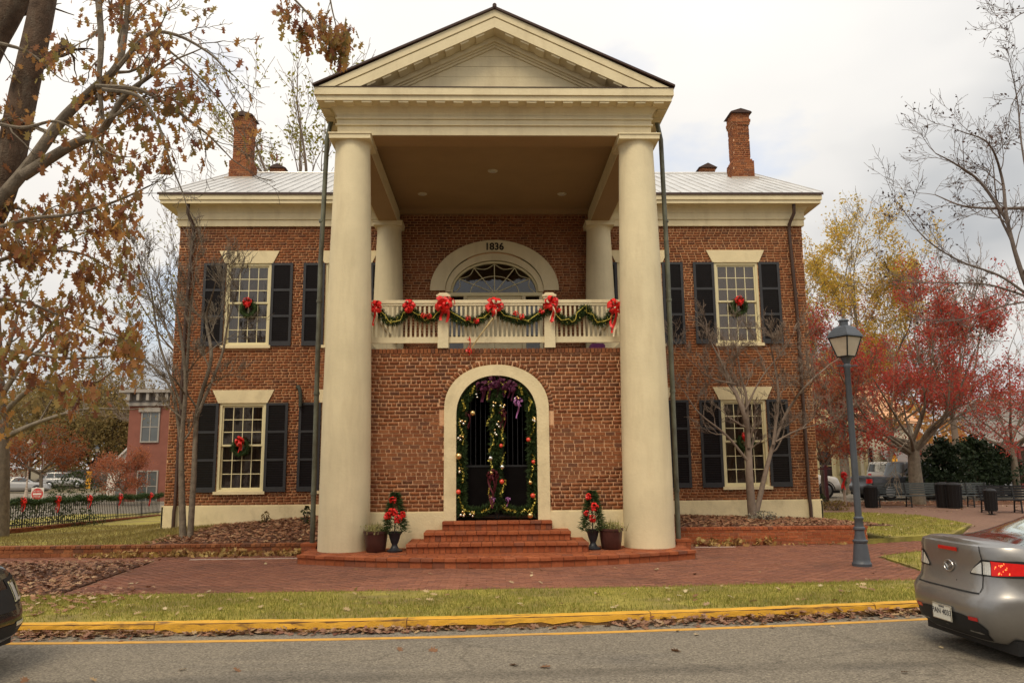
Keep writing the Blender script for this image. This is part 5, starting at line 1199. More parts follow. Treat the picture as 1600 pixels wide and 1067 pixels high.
for k in range(14): MB().box(a.x + .0 + k * .62, a.x + .18 + k * .62, 51.5, 51.9, a.z + .25, a.z + .75).build('bracket', STONE, T)
c = at(235, 640, 52); MB().box(c.x - .7, c.x + .7, 51.85, 51.99, c.z - .15, c.z + .12).build('window_hood', STONE, T)
def gable_house(name, label, D, u0, u1, vw, depth, um, vp, m, rm, wins=()):
    T, a, b = facade_block(name, label, D, u0, u1, vw, 790, depth, m, list(wins)); p = at(um, vp, D); o = .35
    MB().prism([(a.x, a.z), (b.x, a.z), (p.x, p.z)], D + .01, D + .3).build('gable', m, T)
    s1 = (p.z - a.z) / (p.x - a.x); s2 = (b.z * 0 + a.z - p.z) / (b.x - p.x)
    MB().prism([(a.x - o, a.z - o * s1), (p.x, p.z), (p.x, p.z + .18), (a.x - o, a.z - o * s1 + .18)], D - .3, D + depth).prism([(p.x, p.z), (b.x + o, a.z + o * s2), (b.x + o, a.z + o * s2 + .18), (p.x, p.z + .18)], D - .3, D + depth).build('roof', rm, T)
    return T
GREYR = mat('grey_shingles', (.22, .20, .18), .9, .2, 4)
gable_house('white_house', 'white gabled building left of the brick building', 62, 168, 262, 735, 10, 232, 672, WHITEW, mat('white_metal_roof', (.55, .53, .50), .5, .1, 3), [(182, 196, 752, 775, STONE, PANE2)])
gable_house('grey_house', 'small tan gabled house far off behind the do-not-enter sign', 90, 58, 104, 752, 10, 80, 737, mat('tan_siding', (.36, .30, .22), .8, .1, 3), GREYR, [(66, 72, 758, 766, STONE, PANE2)])
# shops on the right side of the square
CRW = mat('cream_shop_wall', (.60, .52, .30), .75, .08, 3); DKP = mat('dark_shop_glass', (.035, .022, .022), .2, .3, 2, spec=.5); MARO = mat('maroon_trim', (.16, .035, .03), .6, .1, 4)
T, a, b = facade_block('cream_shop', 'cream two-storey shop with balcony just right of the courthouse', 56, 1258, 1338, 560, 775, 10, CRW, [(1278, 1302, 705, 750, CRW, DKP), (1310, 1326, 705, 762, CRW, DKP), (1280, 1296, 610, 640, SASH, PANE2)])
c0, c1 = at(1258, 664, 56), at(1338, 690, 56); MB().box(c0.x, c1.x, 54.4, 55.98, c0.z - .25, c0.z).build('balcony_slab', CRW, T)
for k in range(22): xx = c0.x + (c1.x - c0.x) * k / 21; MB().box(xx - .03, xx + .03, 54.42, 54.48, c0.z, c0.z + .95).build('baluster', SASH, T)
MB().box(c0.x, c1.x, 54.4, 54.5, c0.z + .95, c0.z + 1.05).build('balcony_rail', SASH, T)
for k in range(4): xx = c0.x + .1 + (c1.x - c0.x - .2) * k / 3; MB().box(xx - .1, xx + .1, 54.45, 54.65, ZG, c0.z - .25).build('post', CRW, T)
SALM = mat('salmon_roof', (.62, .34, .19), .8, .1, 2)
T, a, b = facade_block('salmon_shop', 'pale shop with salmon-coloured roof behind the maple branches', 60, 1340, 1436, 662, 775, 10, mat('ivory_wall', (.62, .57, .45), .8, .08, 2), [(1350, 1366, 700, 752, STONE, DKP), (1402, 1432, 722, 758, STONE, DKP)])
MB().add([(a.x - .4, 59.5, a.z), (b.x + .4, 59.5, a.z), (b.x + .4, 66, a.z + 3.6), (a.x - .4, 66, a.z + 3.6), (a.x - .4, 72, a.z), (b.x + .4, 72, a.z)], [(0, 1, 2, 3), (3, 2, 5, 4), (0, 3, 4), (1, 5, 2)]).build('roof', SALM, T)
c0, c1 = at(1388, 712, 58.5), at(1446, 728, 58.5); MB().add([(c0.x, 58.2, c1.z + .1), (c1.x, 58.2, c1.z + .1), (c1.x, 59.95, c0.z + .4), (c0.x, 59.95, c0.z + .4)], [(0, 1, 2, 3)]).build('awning', mat('grey_awning', (.25, .22, .22), .8, .1, 4), T)
c0 = at(1402, 703, 59.8); MB().add([(c0.x - .9, 59.8, c0.z - .35), (c0.x + .6, 59.8, c0.z - .1), (c0.x + .55, 59.8, c0.z + .45), (c0.x - .1, 59.8, c0.z + .3), (c0.x - .9, 59.75, c0.z - .35), (c0.x + .6, 59.75, c0.z - .1), (c0.x + .55, 59.75, c0.z + .45), (c0.x - .1, 59.75, c0.z + .3)], [(0, 1, 2, 3), (7, 6, 5, 4), (0, 4, 5, 1), (1, 5, 6, 2), (2, 6, 7, 3), (3, 7, 4, 0)]).build('green_sign', mat('green_sign_paint', (.03, .26, .10), .5), T)
T, a, b = facade_block('porch_shop', 'dark-fronted shop with maroon trim and grey porch roof at far right', 50, 1552, 1700, 690, 790, 10, mat('taupe_wall', (.26, .20, .17), .8, .1, 3), [(1570, 1592, 712, 762, MARO, DKP), (1606, 1640, 712, 762, MARO, DKP)])
c0 = at(1545, 700, 48); c1 = at(1700, 700, 48); MB().box(c0.x, c1.x, 47.8, 48.0, c0.z - .15, c0.z + .1).build('porch_beam', MARO, T)
MB().add([(c0.x - .2, 47.7, c0.z + .1), (c1.x, 47.7, c0.z + .1), (c1.x, 53, c0.z + 3.2), (c0.x - .2, 53, c0.z + 3.2)], [(0, 1, 2, 3)]).build('porch_roof', GREYR, T)
for k in range(5): xx = c0.x + 1.6 * k + .2; MB().box(xx - .08, xx + .08, 47.82, 47.98, ZG, c0.z - .15).build('post', MARO, T)
# far lamps, banners, signs
street_lamp('dark far-off street lamp behind the do-not-enter sign, at left', (at(62, 780, 66).x, 66, ZG), paint=MAROON)
street_lamp('pale far-off street lamp nearest the left edge of the photo', (at(40, 780, 62).x, 62, ZG), paint=CONC)
street_lamp('street lamp with yellow banner left of the brick building', (at(146, 780, 84).x, 84, ZG), paint=LAMPM)
BANN = mat('yellow_banner_cloth', (.68, .33, .03), .8, .08, 6)
def banner(label, u, v0, v1, wpx, D):
    a, b = at(u, v0, D), at(u, v1, D); w_ = at(u + wpx, v0, D).x - a.x; mb = MB(); n = 8
    A = [(a.x + .02 * math.sin(k * .9), D - .12 + .03 * math.sin(k * .8), a.z + (b.z - a.z) * k / n) for k in range(n + 1)]; B = [(x_ + w_, y_ + .03 * math.sin(i), z_) for i, (x_, y_, z_) in enumerate(A)]
    T = thing('street_banner', label, 'banner', (a.x, D, b.z), 'yellow street banners'); mb.strip(A, B); o = mb.build('cloth', BANN, T)
    so_ = o.modifiers.new('thickness', 'SOLIDIFY'); so_.thickness = .008
    MB().tube([(a.x - .05, D - .1, a.z), (a.x + w_ + .1, D - .1, a.z)], .02, 6).build('arm', IRON, T)
    MB().ball((a.x + w_ * .5, D - .15, a.z + (b.z - a.z) * .72), w_ * .2, 8, 5).build('emblem', mat('banner_emblem', (.38, .12, .02), .8), T)
    return T
banner('yellow street banner on the lamp left of the brick building', 136, 736, 767, 8, 83.8)
banner('yellow street banner hanging beside the red maple trunk', 1392, 711, 730, 8, 44)
p = at(1398, 770, 44.1); tag(MB().tube([(p.x, 44.1, -.2), (p.x, 44.1, at(1398, 708, 44).z)], .05, 8).build('banner_pole', CONC), 'thin pale pole carrying the yellow banner beside the maple', 'pole')
D = 38; p, q = at(49, 762, D), at(68, 781, D); cxs, czs, hw_ = (p.x + q.x) / 2, (p.z + q.z) / 2, (q.x - p.x) / 2 * .95
T = thing('traffic_sign', 'square white do-not-enter sign with red disc beyond the fence', 'road sign', (cxs, D, ZG))
MB().box(cxs - hw_, cxs + hw_, D - .01, D + .01, czs - hw_, czs + hw_).build('board', WHITEW, T); MB().tube([(cxs, D + .04, ZG), (cxs, D + .04, czs + hw_)], .03, 8).build('post', CONC, T)
dsk = MB().lathe([(hw_ * .92, 0), (hw_ * .92, .006), (.01, .006)], (0, 0, 0), 28); dsk.v = [(cxs + x_, D - .012 - z_, czs + y_) for x_, y_, z_ in dsk.v]; dsk.build('red_disc', mat('sign_red', (.50, .06, .05), .5), T)
MB().box(cxs - hw_ * .66, cxs + hw_ * .66, D - .026, D - .02, czs - hw_ * .13, czs + hw_ * .13).build('white_bar', WHITEW, T)
SM = lambda z: Matrix.Translation((cxs, D - .0265, z)) @ Matrix.Rotation(PI / 2, 4, 'X')
text_part('lettering', 'DO NOT', hw_ * .36, SM(czs + hw_ * .42), WHITEW, T, .001); text_part('lettering', 'ENTER', hw_ * .36, SM(czs - hw_ * .42), WHITEW, T, .001)
p = at(10, 748, 42); T = thing('blue_sign', 'small blue sign on a post at the far left edge', 'road sign', (p.x, 42, ZG)); MB().box(p.x - .12, p.x + .12, 41.98, 42, p.z - .32, p.z + .32).build('board', mat('sign_blue', (.03, .10, .35), .5), T); MB().tube([(p.x, 42.03, ZG), (p.x, 42.03, p.z + .3)], .03, 6).build('post', CONC, T)

# ---- the other side of the street, behind the camera: it shades the horizon and shows in the panes
TAUP = mat('taupe_brick', (.20, .15, .12), .9, .12, 1.5)
def opposite(label, x0, x1, h, m, tm):
    T = thing('opposite_shop', label, 'building', ((x0 + x1) / 2, -15, ZR), 'shops across the street')
    MB().box(x0 + .02, x1 - .02, -27, -15, ZG, h).build('wall', m, T); MB().box(x0, x1, -14.99, -14.6, h - .1, h + .4).build('cornice', tm, T); MB().box(x0, x1, -14.99, -13.2, 3.1, 3.3).build('awning', tm, T)
    n = int((x1 - x0) / 2.6)
    for k in range(n):
        c = x0 + (k + .5) * (x1 - x0) / n
        for z0, z1, w_ in ((.5, 2.8, 1.0), (4.4, 6.3, .55)):
            f = MB().box(c - w_ - .08, c + w_ + .08, -14.99, -14.94, z0 - .08, z1 + .08).build('window', tm, T); MB().box(c - w_, c + w_, -14.938, -14.93, z0, z1).build('pane', PANE2, f)
    return T
opposite('long brick shop row directly behind the camera', -16, 3, 9.4, TAUP, STONE); opposite('cream shop behind the camera to the right', 3.1, 17, 7.6, CRW, SASH)
opposite('tall brick shop behind the camera at far right', 17.1, 40, 10, TAUP, SASH); opposite('white shop behind the camera at far left', -38, -16.1, 7.8, WHITEW, STONE)
struct('far_pavement', MB().slab([(-60, -30), (70, -30), (70, -11.5), (-60, -11.5)], ZG - .3, ZR + .12), CONC)

# ================================================================== TREES
def smooth(pts, n=5):
    """Catmull-Rom through the points"""
    P = [Vector(p) for p in pts]; P = [P[0] * 2 - P[1]] + P + [P[-1] * 2 - P[-2]]; o = []
    for i in range(1, len(P) - 2):
        for k in range(n):
            t = k / n; a, b, c, d = P[i - 1], P[i], P[i + 1], P[i + 2]
            o.append(.5 * ((2 * b) + (-a + c) * t + (2 * a - 5 * b + 4 * c - d) * t * t + (-a + 3 * b - 3 * c + d) * t ** 3))
    return o + [P[-2]]
def rvec(r): return Vector((r.gauss(0, 1), r.gauss(0, 1), r.gauss(0, 1)))
def sprout(mb, tips, p, d, rad, ln, lev, r, o):
    """one branch and, level by level, everything that grows from it"""
    n = 4 if lev > 0 else 3; pts = [Vector(p)]; d = d.normalized(); q = Vector(p)
    for k in range(n):
        d = (d + rvec(r) * o.get('wig', .16) + Vector((0, 0, o.get('up', .06)))).normalized(); q = q + d * (ln / n); pts.append(q.copy())
    r1 = max(o.get('rmin', .004), rad * .45)
    mb.tube(pts, [rad + (r1 - rad) * k / n for k in range(n + 1)], 7 if rad > .07 else (5 if rad > .025 else 3), False)
    if lev == 0:
        tips.extend((pts[1], pts[2], pts[-1])); return
    if lev == 1: tips.append(pts[-1])
    nc = o.get('nc', 4); f = o.get('ratio', .62)
    for k in range(nc):
        t = .35 + .65 * (k + r.random()) / nc; i = min(n - 1, int(t * n)); b = pts[i].lerp(pts[i + 1], t * n - i)
        ax = rvec(r); ax = (ax - d * ax.dot(d)).normalized(); an = r.uniform(*o.get('ang', (.45, .95)))
        dd = d * math.cos(an) + ax * math.sin(an)
        sprout(mb, tips, b, dd, max(o.get('rmin', .004), (rad + (r1 - rad) * t) * .62), ln * f * r.uniform(.7, 1.15) * (1.15 - .35 * t), lev - 1, r, o)
    sprout(mb, tips, pts[-1], d, r1, ln * f, lev - 1, r, o)
def limb(mb, tips, pts, r0, r1, r, lev, every, ln, o, start=.25):
    """a drawn limb with side branches every so often"""
    P = smooth(pts); n = len(P); mb.tube(P, [r0 + (r1 - r0) * k / (n - 1) for k in range(n)], 9 if r0 > .06 else 6, False)
    acc = 0
    for i in range(1, n):
        acc += (P[i] - P[i - 1]).length
        if i / n < start or acc < every: continue
        acc = 0; d = (P[i] - P[i - 1]).normalized(); ax = rvec(r); ax = (ax - d * ax.dot(d)).normalized(); an = r.uniform(.4, 1.0); t = i / n
        sprout(mb, tips, P[i], d * math.cos(an) + ax * math.sin(an), max(o.get('rmin', .004), (r0 + (r1 - r0) * t) * .5), ln * r.uniform(.6, 1.2), lev, r, o)
    sprout(mb, tips, P[-1], (P[-1] - P[-2]), r1 * .9, ln, lev, r, o)
def around(tips, n, s, r):
    return [t + rvec(r) * s for t in tips for _ in range(n if isinstance(n, int) else (int(n) + (r.random() < n - int(n))))]
def px(D, *uv): return [at(u, v, D + dd) for u, v, dd in [(q + (0,))[:3] for q in uv]]

# ---- the big oak whose limbs hang into the picture at the left
OAKC = leafmat('oak_leaves', [(.25, .10, .06), (.36, .16, .075), (.48, .25, .08), (.38, .26, .085), (.29, .25, .085), (.18, .07, .052), (.54, .28, .075), (.32, .13, .075)], .6)
r = random.Random(21); D = 11.6; base = Vector((-9.0, 12.6, ZP))
T = thing('oak_tree', 'large oak with brown leaves reaching in from the left edge', 'tree', base)
mb = MB(); tips = []
mb.tube(smooth([base, base + Vector((.1, 0, 1.6)), at(-150, 480, 12.3), at(-75, 420, 12)]), [.46 - .006 * k for k in range(16)], 12)
o = dict(wig=.24, up=-.04, nc=3, ratio=.64, rmin=.004, ang=(.4, 1.0))
bark = MB(); bt = []
limb(bark, bt, px(D, (-75, 430), (0, 300), (38, 140), (68, 0), (85, -110)), .235, .165, r, 2, 1.1, 1.0, o, .5)
limb(bark, bt, px(D + .6, (-90, 330), (-30, 110), (15, 20), (60, -60)), .24, .18, r, 2, 1.2, .9, o, .5)
lt = []
thin = MB()
limb(thin, lt, px(D - .3, (-30, 345), (40, 265), (95, 190), (140, 145), (182, 105), (195, 50), (203, -30)), .10, .035, r, 2, .30, .8, o)
limb(thin, lt, px(D - .8, (35, 275), (110, 228), (158, 205), (195, 150), (245, 112)), .085, .025, r, 2, .30, .8, o)
limb(thin, lt, px(D - 1, (150, 135), (215, 140), (262, 165), (318, 205), (352, 238)), .035, .012, r, 2, .26, .55, o)
limb(thin, lt, px(D - 1, (185, 105), (230, 55), (275, 55), (325, 82), (352, 108)), .035, .012, r, 2, .26, .5, o)
limb(thin, lt, px(D - 1.2, (160, 140), (215, 150), (245, 190), (265, 250), (285, 300)), .03, .010, r, 2, .32, .45, o)
limb(thin, lt, px(D - .5, (150, -40), (158, 60), (155, 130), (162, 200)), .05, .03, r, 1, .4, .5, o)
limb(thin, lt, px(D - .9, (240, 60), (300, 110), (345, 160), (372, 205)), .02, .008, r, 2, .25, .45, o)
for k, q in enumerate((((-60, 380), (30, 345), (110, 335), (180, 315), (235, 290)), ((-60, 430), (40, 395), (120, 395), (185, 425)), ((-70, 470), (30, 470), (110, 500), (195, 530)), ((-70, 540), (30, 550), (110, 560), (190, 555)), ((-60, 600), (10, 590), (50, 600)), ((-60, 300), (20, 320), (80, 360), (130, 360)), ((-50, 180), (30, 200), (90, 190), (140, 220)), ((-40, 60), (40, 80), (90, 120)))):
    limb(thin, lt, px(D - 1 + .5 * (k % 3), *q), .035, .010, r, 1, .26, .50, o, .1)
top = []
limb(thin, top, px(D - 1.2, (330, -120), (390, -60), (440, -20), (480, 20), (505, 45)), .03, .008, r, 1, .3, .42, o, .5)
limb(thin, top, px(D - 1.2, (450, -100), (505, -30), (520, 20), (528, 55)), .02, .007, r, 1, .25, .35, o, .5)
mb.build('trunk', BARKD, T, True); bark.build('limb', BARKD, T, True); thin.build('branches', BARK, T, True)
def ok(p):   # foliage is dense low down and in clumps, thin towards the chimney
    d_ = p - Vector((-XC, 0, EYE)); u_ = 800 + FPX * d_.dot(_r2) / d_.dot(_f); v_ = 533 - FPX * d_.dot(_u2) / d_.dot(_f); dens_ = .03 if (v_ < 360 and u_ > 335) else .12 if (v_ < 330 and u_ > 270) else .35 if (v_ < 260 and u_ > 215) else (.55 if v_ < 300 else 1.0)
    return r.random() < dens_ and not (u_ > 222 and v_ > 268)
low = [t for t in lt if t.z < at(0, 320, D).z]
LP = [p for p in around(lt, 2.2, .12, r) + around(low, 1.5, .15, r) if ok(p)] + around(top, 3, .07, r)
scatter('crown', LP, .122, OAKC, T, OAK, 'hang')

# ---- bare crape myrtles in the beds
o = dict(wig=.10, up=.07, nc=4, ratio=.60, rmin=.0035, ang=(.3, .75))
r = random.Random(5); D = 19.4; b = gr(291, 839, .06)
T = thing('crape_myrtle', 'bare multi-stemmed crape myrtle in the left bed', 'tree', b, 'bare crape myrtles before the facade'); mb = MB(); tips = []; D = b.y
for q, r0, r1 in ((((286, 840), (284, 760), (284, 690), (290, 600), (282, 520), (268, 455)), .085, .02), (((297, 840), (303, 740), (309, 640), (330, 560), (322, 500), (332, 460)), .075, .02), (((284, 700), (268, 610), (230, 565), (185, 535)), .045, .012), (((284, 690), (293, 560), (298, 480), (306, 430)), .045, .014), (((308, 650), (345, 560), (355, 510), (365, 470)), .04, .012), (((285, 640), (250, 540), (235, 450), (215, 400)), .035, .010)):
    limb(mb, tips, px(D, *[(u, v, .05 * i * (1 if r.random() < .5 else -1)) for i, (u, v) in enumerate(q)]), r0, r1, r, 3, .36, .75, dict(o, wig=.13, nc=4, rmin=.0045), .35)
mb.build('trunk', BARK, T, True)
r = random.Random(8); b = gr(1176, 808, .2); b.y = min(b.y, 21.0); b = at(1176, 806, 20.9)
T = thing('crape_myrtle', 'bare spreading crape myrtle in the right bed', 'tree', b, 'bare crape myrtles before the facade'); mb = MB(); tips = []; D = 20.9
for q, r0, r1 in ((((1176, 810), (1171, 745), (1169, 690), (1160, 640), (1134, 580), (1108, 530)), .12, .02), (((1170, 700), (1166, 620), (1158, 590), (1152, 550)), .05, .015), (((1182, 800), (1197, 735), (1210, 690), (1232, 640), (1262, 600), (1290, 575)), .075, .016), (((1208, 695), (1216, 620), (1210, 570), (1204, 540)), .045, .013), (((1168, 720), (1135, 680), (1092, 645), (1068, 610)), .04, .012), (((1212, 690), (1246, 672), (1290, 660)), .03, .01), (((1165, 640), (1190, 590), (1230, 540)), .03, .01), (((1150, 600), (1110, 590), (1075, 560)), .025, .008)):
    limb(mb, tips, px(D, *[(u, v, .06 * i * (1 if r.random() < .5 else -1)) for i, (u, v) in enumerate(q)]), r0, r1, r, 3, .23, .70, dict(o, wig=.18, nc=4, rmin=.0045), .3)
mb.build('trunk', TWIG, T, True)

# ---- the bare tree with dark seed heads at the top right
r = random.Random(33); D = 21.0; b = Vector((at(1640, 780, D).x, D, -.12))
T = thing('seed_head_tree', 'bare tree with dark seed heads at the right edge', 'tree', b); mb = MB(); tips = []; o = dict(wig=.16, up=.05, nc=3, ratio=.6, rmin=.005, ang=(.35, .9))
mb.tube(smooth([b, b + Vector((.05, 0, 3)), at(1652, 524, D), at(1645, 510, D)]), [.20 - .0075 * k for k in range(16)], 10)
for q, r0, r1 in ((((1650, 520), (1605, 450), (1575, 350), (1566, 280), (1545, 225), (1500, 205)), .075, .014), (((1574, 345), (1532, 285), (1492, 256), (1462, 240)), .05, .014), (((1605, 325), (1560, 326), (1505, 322), (1462, 305)), .05, .014), (((1605, 460), (1560, 430), (1500, 408), (1445, 372), (1404, 318)), .04, .010), (((1610, 465), (1545, 445), (1480, 442), (1402, 442)), .035, .010), (((1605, 450), (1582, 380), (1560, 330), (1552, 260)), .05, .015), (((1640, 430), (1600, 250), (1590, 160), (1578, 100)), .035, .010), (((1660, 60), (1610, 20), (1575, 35)), .03, .010), (((1660, 140), (1605, 130), (1580, 165)), .03, .010), (((1610, 470), (1560, 480), (1500, 500), (1450, 500)), .03, .009)):
    limb(mb, tips, px(D, *[(u, v, .10 * i * (1 if r.random() < .5 else -1)) for i, (u, v) in enumerate(q)]), r0, r1, r, 2, .42, .95, dict(o, nc=4, wig=.2), .2)
mb.build('trunk', mat('grey_brown_twig', (.15, .12, .105), .95, .2, 9), T, True)
SEED = leafmat('dark_seed_heads', [(.06, .035, .03), (.10, .05, .04), (.04, .025, .025)], .1)
scatter('seed_heads', around(r.sample(tips, len(tips) // 16), 3, .08, r), .09, SEED, T, LEAF)

def tree(name, label, u, D, v_top, v_fork, spread, cols, nleaf, lsize, seed, lev=4, bark=BARK, z0=ZG, r0=.2, up=.05, sp=.12, grp=None, dens_top=1, nlimb=6, rmin=.008, lean=0, elo=.15, lr=.5):
    """trunk, limbs and leafy crown standing at distance D below pixel column u"""
    r = random.Random(seed); b = at(u, 780, D); b.z = z0; top = at(u, v_top, D).z; fk = at(u, v_fork, D).z; H = top - fk
    T = thing(name, label, 'tree', b, grp); mb = MB(); tips = []
    F = Vector((b.x + lean * .3, D, fk)); mb.tube(smooth([b, b.lerp(F, .5) + Vector((r.uniform(-.1, .1), 0, 0)), F]), [r0 * (1.15 - .04 * k) for k in range(11)], 9)
    o = dict(wig=.14, up=up, nc=3 if lev > 3 else 4, ratio=.60, rmin=rmin, ang=(.35, .85))
    for k in range(nlimb):
        a = 2 * PI * (k + r.random() * .5) / nlimb; el = r.uniform(elo, 1.0) if k else 1.0; e = F + Vector((math.cos(a) * spread * (1 - .75 * el), math.sin(a) * spread * (1 - .75 * el), H * (.30 + .38 * el)))
        S0 = F - Vector((0, 0, min(.75, H * .10) * r.random())) if k else F; m_ = S0.lerp(e, .45) + Vector((math.cos(a) * spread * .10 + r.uniform(-.06, .06) * spread, math.sin(a) * spread * .10, r.uniform(-.05, .03) * H)); limb(mb, tips, [S0, S0.lerp(m_, .5) + Vector((r.uniform(-.03, .03) * spread, 0, r.uniform(-.02, .02) * H)), m_, e], r0 * lr * r.uniform(.75, 1.2), r0 * lr * .3, r, lev - 2, H * .16, H * .26, o, .3)
    mb.build('trunk', bark, T, True)
    if cols:
        tips = [t for t in tips if math.sin(t.x * 2.1 + seed) + math.sin(t.y * 2.3 + 1) + math.sin(t.z * 2.6 + 2) > -.7 + r.gauss(0, .5)]
        tips = [t for t in tips if t.z > fk * .8]
        if dens_top < 1: tips = [t for t in tips if r.random() < dens_top + (1 - dens_top) * (1 - (t.z - fk) / max(.1, H))]
        k = max(.2, nleaf / max(1, len(tips))); P = around(tips, k, sp * (1 + 0), r); scatter('crown', P, lsize, cols, T, LEAF)
    return T
YELL = leafmat('yellow_leaves', [(.78, .54, .09), (.66, .47, .08), (.50, .40, .08), (.82, .54, .11), (.58, .34, .08), (.42, .36, .08)], .55)
REDL_ = leafmat('red_maple_leaves', [(.50, .055, .05), (.60, .065, .058), (.40, .075, .052), (.52, .15, .08), (.34, .12, .07), (.66, .08, .065)], .55)
RUST = leafmat('rust_leaves', [(.42, .13, .06), (.36, .12, .065), (.48, .18, .07), (.32, .11, .06)], .5)
OLIV = leafmat('olive_leaves', [(.24, .18, .06), (.30, .21, .075), (.20, .15, .055), (.33, .22, .085), (.22, .19, .08)], .45)
EVER = leafmat('evergreen_leaves', [(.012, .024, .010), (.020, .036, .014), (.028, .046, .018)], .2)
YGR = leafmat('yellow_green_leaves', [(.30, .26, .04), (.24, .24, .04), (.36, .30, .05), (.20, .16, .03)], .5)
tree('red_maple', 'red maple with low fork behind the benches', 1434, 31.5, 455, 690, 5.2, REDL_, 32000, .105, 41, 5, BARK, -.12, .27, .04, .15, nlimb=13, elo=.0, lr=.30)
tree('red_maple', 'smaller red maple at the right edge beyond the benches', 1590, 36, 470, 690, 4.8, REDL_, 11000, .105, 42, 5, BARK, -.2, .16, .02, .15, nlimb=9, elo=-.05, lr=.4)
tree('rust_dogwood', 'small rust-leaved tree at the right corner of the courthouse', 1292, 32.5, 560, 715, 2.8, RUST, 9000, .085, 43, 5, BARK, -.12, .11, .02, .2, nlimb=7)
tree('yellow_tree', 'tall yellow-leaved tree right of the courthouse', 1324, 44, 362, 650, 5.4, YELL, 30000, .15, 44, 5, BARK, -.2, .24, .09, .2, nlimb=9, dens_top=.35)
tree('yellow_tree', 'rusty yellow tree behind the red maple', 1400, 50, 450, 660, 4.5, leafmat('rusty_yellow_leaves', [(.50, .26, .07), (.42, .23, .07), (.44, .13, .06), (.54, .34, .08)], .5), 15000, .16, 45, 5, BARK, -.2, .22, .08, .34, nlimb=8)
tree('bare_tree', 'tall bare grey tree rising behind the red maple', 1500, 48, 400, 640, 4.5, None, 0, .1, 46, 5, TWIG, -.2, .22, .14, nlimb=7, rmin=.010)
for k, (u, D, v, s_) in enumerate(((1478, 35.5, 690, 2.0), (1528, 36.5, 684, 2.3), (1566, 37.5, 700, 1.6))):
    b = at(u, 770, D); r = random.Random(60 + k); H_ = at(u, v, D).z; T = thing('evergreen_shrub', 'dark evergreen magnolia behind the bins, %s of three' % ('leftmost', 'middle', 'rightmost')[k], 'shrub', (b.x, D, -.12), 'dark evergreens behind the benches')
    MB().tube([(b.x, D, -.12), (b.x, D, H_ * .7)], [.11, .04], 7).build('trunk', BARKD, T)
    P = []
    for _ in range(2600):
        t = r.random(); a = r.random() * 2 * PI; q = r.random() ** .4; z = .55 + (H_ - .55) * t; rr_ = s_ * (1.05 - t) ** .6 * (.62 + .38 * math.sin(a * 4 + t * 14 + k * 2)); P.append((b.x + rr_ * q * math.cos(a), D + rr_ * q * math.sin(a), z + r.gauss(0, .1)))
    scatter('crown', P, .20, EVER, T, LEAF)
# left side
tree('sycamore', 'tall sparse sycamore rising behind the roof left of the portico', 470, 41, 105, 330, 6.5, YGR, 1500, .22, 47, 4, TWIG, ZG, .28, .10, .28, dens_top=.12, nlimb=7, rmin=.012)
tree('sparse_yellow_tree', 'thin yellowing tree close behind the left side of the courthouse', 292, 37, 325, 560, 4.4, YGR, 3000, .13, 48, 5, TWIG, -.45, .14, .10, .24, nlimb=8, rmin=.008, dens_top=.7)
tree('bare_tree', 'bare grey tree behind the bracketed brick building', 240, 75, 545, 680, 7, None, 0, .1, 50, 5, TWIG, ZG, .25, .08, nlimb=7, rmin=.016)
tree('rust_dogwood', 'small red-leaved tree in front of the white gabled building', 192, 47, 712, 765, 2.6, RUST, 7000, .10, 51, 5, BARK, ZG, .09, .02, .2, nlimb=7)
tree('rust_dogwood', 'orange-leaved tree above the do-not-enter sign', 60, 50, 672, 735, 3.6, leafmat('orange_leaves', [(.34, .10, .03), (.28, .09, .03), (.22, .08, .03)], .5), 6000, .13, 52, 5, BARK, ZG, .12, -.02, .26, nlimb=7)
for k, (u, D, v, s_, lab) in enumerate(((40, 95, 610, 7, 'leftmost'), (95, 88, 600, 7, 'second from left'), (140, 92, 588, 7.5, 'third from left'), (185, 98, 610, 7, 'fourth from left'), (225, 90, 640, 6, 'rightmost'))):
    tree('woodland_tree', 'olive-brown tree of the far wood at left, %s' % lab, u, D, v, 725, s_, OLIV, 9000, .34, 70 + k, 4, BARKD, ZG, .28, .05, .75, 'trees of the far wood at left', nlimb=8, rmin=.02)
# pale trunk close to the left edge and two distant woods that close the horizon
b = gr(-14, 850, -.35); b = at(-12, 845, 23.0)
r = random.Random(90); T = thing('pale_trunk_tree', 'pale grey tree trunk cut by the left edge, beside the fence', 'tree', (b.x, 23, -.4)); mb = MB(); tips = []
mb.tube(smooth([(b.x, 23, -.5), at(-8, 700, 23), at(-14, 560, 23), at(-20, 380, 23)]), [.42 - .012 * k for k in range(16)], 12)
o = dict(wig=.14, up=.05, nc=3, ratio=.6, rmin=.006, ang=(.35, .9))
for q in (((-12, 640), (40, 560), (70, 520), (110, 470)), ((-12, 600), (20, 520), (40, 430)), ((-8, 690), (60, 660), (130, 640), (200, 640)), ((-10, 660), (60, 600), (140, 600), (190, 570))): limb(mb, tips, px(23, *q), .09, .02, r, 2, .7, 1.0, o, .3)
mb.build('trunk', BARK, T, True); scatter('crown', around(tips, .5, .1, r), .12, OLIV, T, LEAF)
def wood(name, label, x0, x1, y0, y1, n, h, colr, seed):
    r = random.Random(seed); P = []
    for i in range(n):
        cx_, cy_ = r.uniform(x0, x1), r.uniform(y0, y1); hh = h * r.uniform(.6, 1.15); w_ = r.uniform(2.5, 4.5)
        for _ in range(170):
            a = r.random() * 2 * PI; t = r.random(); rr_ = w_ * math.sqrt(max(.03, 1 - (2 * t - 1) ** 2)) * r.random() ** .45; P.append((cx_ + rr_ * math.cos(a), cy_ + rr_ * math.sin(a), ZG + hh * (.12 + .88 * t)))
    s_ = scatter(name, P, .9, colr, None, LEAF); s_['kind'] = 'stuff'; s_['label'] = label; s_['category'] = 'wood'
